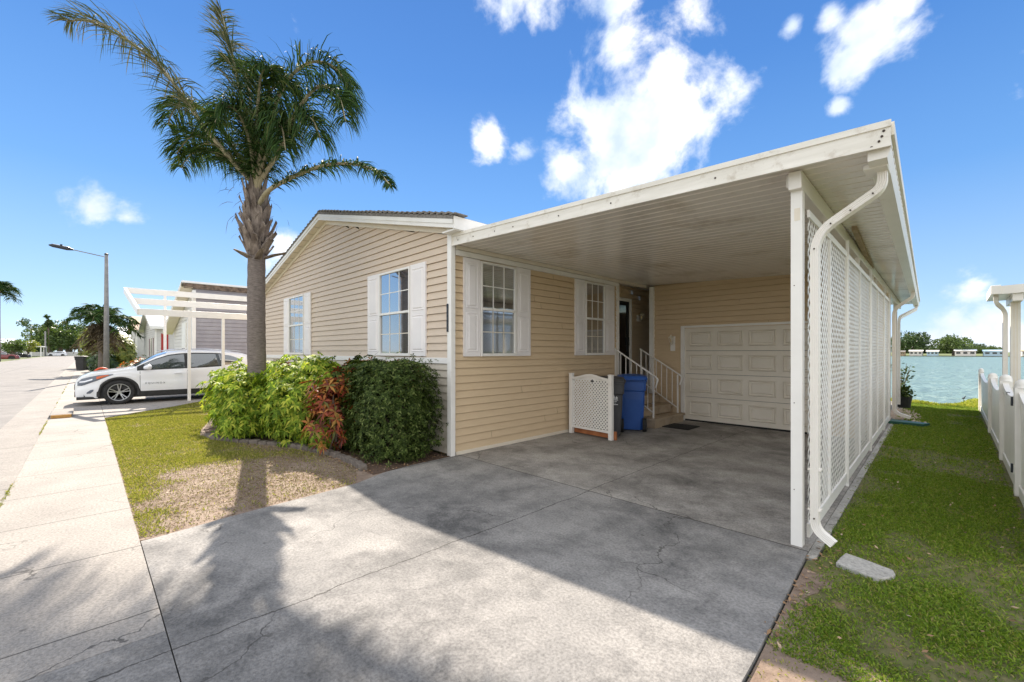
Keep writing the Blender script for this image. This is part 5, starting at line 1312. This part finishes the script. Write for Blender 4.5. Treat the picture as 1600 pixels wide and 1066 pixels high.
protoB = tree('tree', 'lighter round tree at the far end of the street', (-232, px_x(78, -232), 0), 10.6, 8.0, 'tree_leaf_light', 4000, .8, G1)
k = 0
for (px, x, pr, lab) in [(a, b - 42, c, d) for a, b, c, d in ((118, -182, 'A', 'dark tree at the road end just left of the black kerbside bin'), (130, -170, 'A', 'dark tree at the road end right behind the yellowish shrub'), (142, -175, 'B', 'lighter tree at the road end seen behind the short bushy palm'),
        (66, -200, 'A', 'dark tree at the far left end of the road-end tree row'), (104, -168, 'B', 'lighter tree at the road end behind the white car'), (112, -196, 'A', 'dark rearmost tree rising above the middle of the road-end row'), (154, -165, 'A', 'dark tree at the road end hidden mostly by the street light pole'),
        (8, -150, 'B', 'lighter tree top above the low white-roofed house across the street'), (24, -165, 'A', 'dark tree top between the two white-roofed houses across the street'), (38, -175, 'B', 'lighter tree behind the small white-roofed house beyond the red car'), (-12, -140, 'A', 'dark tree at the very left edge behind the tall palm'), (52, -230, 'B', 'farthest lighter tree in the gap near the sparse flat-topped pine'))]:
    p = protoA if pr == 'A' else protoB; y = px_x(px, x)
    copy_tree(p, (x - p.location.x, y - p.location.y, (-3.6 if px < 60 else 0) + random.uniform(-.8, .6)), lab)
tree('tree', 'thin tall pine standing above the trees at the end of the street', (-226, px_x(76, -226), 0), 15.0, 1.6, 'tree_leaf', 500, .8, slim=True)
tree('tree', 'sparse flat-topped pine in the gap beyond the street', (-260, px_x(49, -260), 0), 14.5, 4.2, 'tree_leaf', 260, .9, slim=True)
tree('tree', 'small round-headed tree in front of the white-roofed house across the street', (-146, -11.4, 0), 4.0, 2.2, 'tree_leaf_light', 900, .5)
tree('tree', 'green bushy tree beside the red car across the street', (-136, -10.7, 0), 3.8, 2.4, 'tree_leaf_light', 900, .45)
tree('tree', 'yellow-green small tree beyond the black car across the street', (-168, -10.6, 0), 4.4, 2.2, 'tree_leaf_yellow', 700, .5)
t = thing('boundary_wall', 'low pale wall closing the far end of the street', 'wall', (-228, -4, 0)); MB().box(-228.3, -228, -26, 14, 0, 1.4).build('wall', 'pale_siding', t)
# far shore
G2 = 'trees on the far shore of the lake'
def px_y(px, y):
    r = (px - 800) / F_PX; s, c = math.sin(YAW), math.cos(YAW); return y * (-s + c * r) / (c + s * r)
pC = tree('tree', 'dark spreading tree on the far shore of the lake', (px_y(1425, 246), 246, 0), 9.0, 8.0, 'tree_leaf', 3800, .8, G2)
pD = tree('tree', 'lighter green rounded tree on the far shore of the lake', (px_y(1490, 238), 238, 0), 7.0, 7.0, 'tree_leaf_light', 3600, .7, G2)
TL = ['first', 'second', 'third', 'fourth', 'fifth', 'sixth', 'seventh', 'eighth', 'ninth', 'tenth', 'eleventh', 'twelfth', 'thirteenth', 'fourteenth', 'fifteenth', 'sixteenth', 'seventeenth', 'eighteenth', 'nineteenth']
SHT = sorted([(1405, 250, 'C', 0), (1412, 240, 'C', -1.2), (1440, 252, 'C', -.3), (1455, 244, 'D', -.6), (1468, 250, 'C', -1.2), (1478, 244, 'D', .1), (1505, 246, 'D', .2), (1520, 240, 'C', -2), (1535, 250, 'D', -.4), (1550, 244, 'C', -2.4), (1568, 250, 'D', -.8), (1584, 242, 'C', -2.6), (1600, 250, 'C', -1.6), (1618, 245, 'D', 0), (1640, 250, 'C', 0), (1390, 248, 'C', 0), (1375, 245, 'D', 0)])
for i, (px, y, pr, dz) in enumerate(SHT):
    p = pC if pr == 'C' else pD
    copy_tree(p, (px_y(px, y) - p.location.x, y - p.location.y, dz * .6 - 1.9), ('dark' if pr == 'C' else 'lighter green') + ' tree across the lake, ' + TL[i] + ' from the left behind the row of lakeside houses')
def shore_house(label, px0, px1, y, h, wall, roof):
    h *= .8; x0, x1 = px_y(px0, y), px_y(px1, y); t = thing('lakeside_house', label, 'house', ((x0 + x1) / 2, y, 0))
    MB().box(x0, x1, y, y + 7, -.06, h).build('wall', wall, t)
    mb = MB(); mb.add([(x0 - .3, y - .4, h), (x1 + .3, y - .4, h), (x1 + .3, y + 3.5, h + .55), (x0 - .3, y + 3.5, h + .55), (x1 + .3, y + 7.4, h), (x0 - .3, y + 7.4, h)], [(0, 1, 2, 3), (3, 2, 4, 5), (0, 5, 4, 1)]); mb.build('roof', roof, t)
    n = max(3, int((x1 - x0) / 1.5)); w_ = (x1 - x0) / n
    for k in range(n): MB().box(x0 + w_ * (k + .2), x0 + w_ * (k + .8), y - .05, y - .005, .7, h - .35).build('window', 'screen_glass', t)
shore_house('small pale house on the far shore nearest the carport posts', 1421, 1441, 231, 2.1, 'pale_siding', 'pale_siding')
shore_house('pale blue-green house on the far shore second from the left', 1448, 1466, 231, 2.0, 'blue_siding', 'pale_siding')
shore_house('long white house with dark windows on the far shore', 1492, 1525, 230, 2.3, 'pale_siding', 'metal_roof')
shore_house('light blue house on the far shore next to the neighbouring carport post', 1537, 1572, 231, 2.1, 'blue_siding', 'blue_siding')
shore_house('beige house on the far shore at the right edge', 1597, 1640, 231, 2.2, 'pale_siding', 'tan_roof')
shore_house('brown shed on the far shore at the edge of the carport', 1404, 1413, 231, 1.8, 'weathered_wood', 'shingle')
tag(MB().add([(-60, 224.5, -.2), (150, 224.5, -.2), (150, 228, .05), (-60, 228, .05)], [(0, 1, 2, 3)]) or None, None) if False else None
sheet('far_bank', [(-69, 225.4), (199, 225.4), (199, 229), (-69, 229)], -.04, 'soil')

# ------------------------------------------------------------------ grass
def m_front(x, y):
    a = vnoise(x + 40, y + 40, .9, 1) * .6 + vnoise(x + 40, y + 40, 2.6, 2) * .4
    edge = np.clip((-x - 5.2) / 2.6, 0, 1)          # barer towards the driveway
    return np.clip((a - .50 + .40 * edge) * 3.4, .03, 1) * np.where((y > 1.9) & (x > -8.6), .45, 1)
LG = [p for p in LAWN]
LG2 = [(-13.95, .33), (-4.8, .33)] + [(x - .05, y) for x, y in DL[1:6]] + [(-5.6, 2.6), (-6.6, 2.6), (-7.8, 2.3), (-8.8, 1.75), (-9.8, 1.5), (-10.6, 1.65), (-12.6, 2.2), (-13.2, 3.8), (-16.9, 3.85), (-16.9, 3.1), (-16.2, 2.36), (-15.5, 1.8), (-14.8, 1.1)]
grass('lawn_grass', LG2, 8000, .045, .009, 'grass_front', m_front, -.012, 'short patchy yellow-green lawn grass between the sidewalk and the shrubs')
def m_side(x, y):
    a = vnoise(x + 40, y + 40, 1.1, 3) * .55 + vnoise(x + 40, y + 40, 3.6, 4) * .45
    return np.clip((a - .30) * 3.2, .14, 1) * np.clip((x + .74 + .0 * y + .02 * (y - 4)) * 5 + .15, .1, 1)
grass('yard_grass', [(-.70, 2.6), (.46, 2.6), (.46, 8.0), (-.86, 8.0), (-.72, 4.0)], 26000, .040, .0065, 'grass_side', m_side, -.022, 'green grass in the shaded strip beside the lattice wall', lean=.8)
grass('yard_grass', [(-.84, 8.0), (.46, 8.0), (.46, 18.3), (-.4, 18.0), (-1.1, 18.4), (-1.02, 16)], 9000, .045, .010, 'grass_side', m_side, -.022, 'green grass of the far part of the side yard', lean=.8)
def m_near(x, y):
    a = vnoise(x + 40, y + 40, 1.6, 6) * .5 + vnoise(x + 40, y + 40, 4.6, 7) * .5; return np.clip((a - .40) * 4, .06, 1)
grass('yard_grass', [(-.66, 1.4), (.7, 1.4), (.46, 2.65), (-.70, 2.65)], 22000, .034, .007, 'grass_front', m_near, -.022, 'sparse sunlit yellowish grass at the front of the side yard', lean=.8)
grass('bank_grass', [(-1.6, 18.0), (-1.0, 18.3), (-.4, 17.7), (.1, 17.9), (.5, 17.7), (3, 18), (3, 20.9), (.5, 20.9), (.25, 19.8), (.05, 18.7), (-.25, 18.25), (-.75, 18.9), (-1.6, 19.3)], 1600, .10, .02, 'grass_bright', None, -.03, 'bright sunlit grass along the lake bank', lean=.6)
# weeds in the gutter joint
def m_w(x, y): return np.clip((vnoise(x + 300, y + 40, 1.2, 9) - .45) * 5, 0, 1)
grass('joint_weeds', [(-40, -.63), (-5.2, -.63), (-5.2, -.60), (-40, -.60)], 4000, .03, .012, 'grass_front', m_w, -.01, 'weeds growing in the joint between the gutter and the sidewalk', lean=.9)
grass('dry_grass', LG2, 4200, .03, .006, 'straw_leaf', lambda x, y: .35 + .65 * vnoise(x + 40, y + 40, 2.2, 12), -.012, 'thin dead straw-coloured grass over the bare part of the front lawn', lean=1.3)
n = 900; P = np.column_stack([rng.uniform(-6.9, -5.25, n), rng.uniform(2.55, 3.9, n), rng.uniform(0, .012, n)]); P2 = np.column_stack([rng.uniform(-10, -5.2, 500), rng.uniform(.6, 2.7, 500), np.full(500, .0)])
P = np.concatenate([P, P2]); P = P[in_poly(P, LAWN)]
o = np_mesh('leaf_litter', *leaf_arrays(P, rand_dirs(len(P)) * [1, 1, .15], np.tile([0, 0, 1.0], (len(P), 1)) + rand_dirs(len(P)) * .3, rng.uniform(.02, .05, len(P)), .02), 'litter_leaf')
tag(o, 'fallen tan leaves and debris scattered over the bed and lawn', 'leaf litter', None, 'stuff')
n = 160; P = np.column_stack([rng.uniform(-.72, .45, n), rng.uniform(2.6, 12, n), rng.uniform(.0, .03, n)])
n2 = 120; Q = np.column_stack([-.80 + np.abs(rng.normal(0, .07, n2)) + rng.uniform(0, .06, n2), rng.uniform(2.6, 4.6, n2), rng.uniform(-.02, .0, n2)]); n3 = 180; S3 = np.column_stack([.47 - np.abs(rng.normal(0, .09, n3)), rng.uniform(4.0, 16, n3), rng.uniform(-.02, .02, n3)])
P = np.concatenate([P, Q, S3]); o = np_mesh('leaf_litter', *leaf_arrays(P, rand_dirs(len(P)) * [1, 1, .2], np.tile([0, 0, 1.0], (len(P), 1)) + rand_dirs(len(P)) * .4, rng.uniform(.02, .05, len(P)), .018), 'litter_leaf')
tag(o, 'fallen brown leaves scattered on the side yard grass', 'leaf litter', None, 'stuff')
print('OBJS', len(bpy.data.objects))
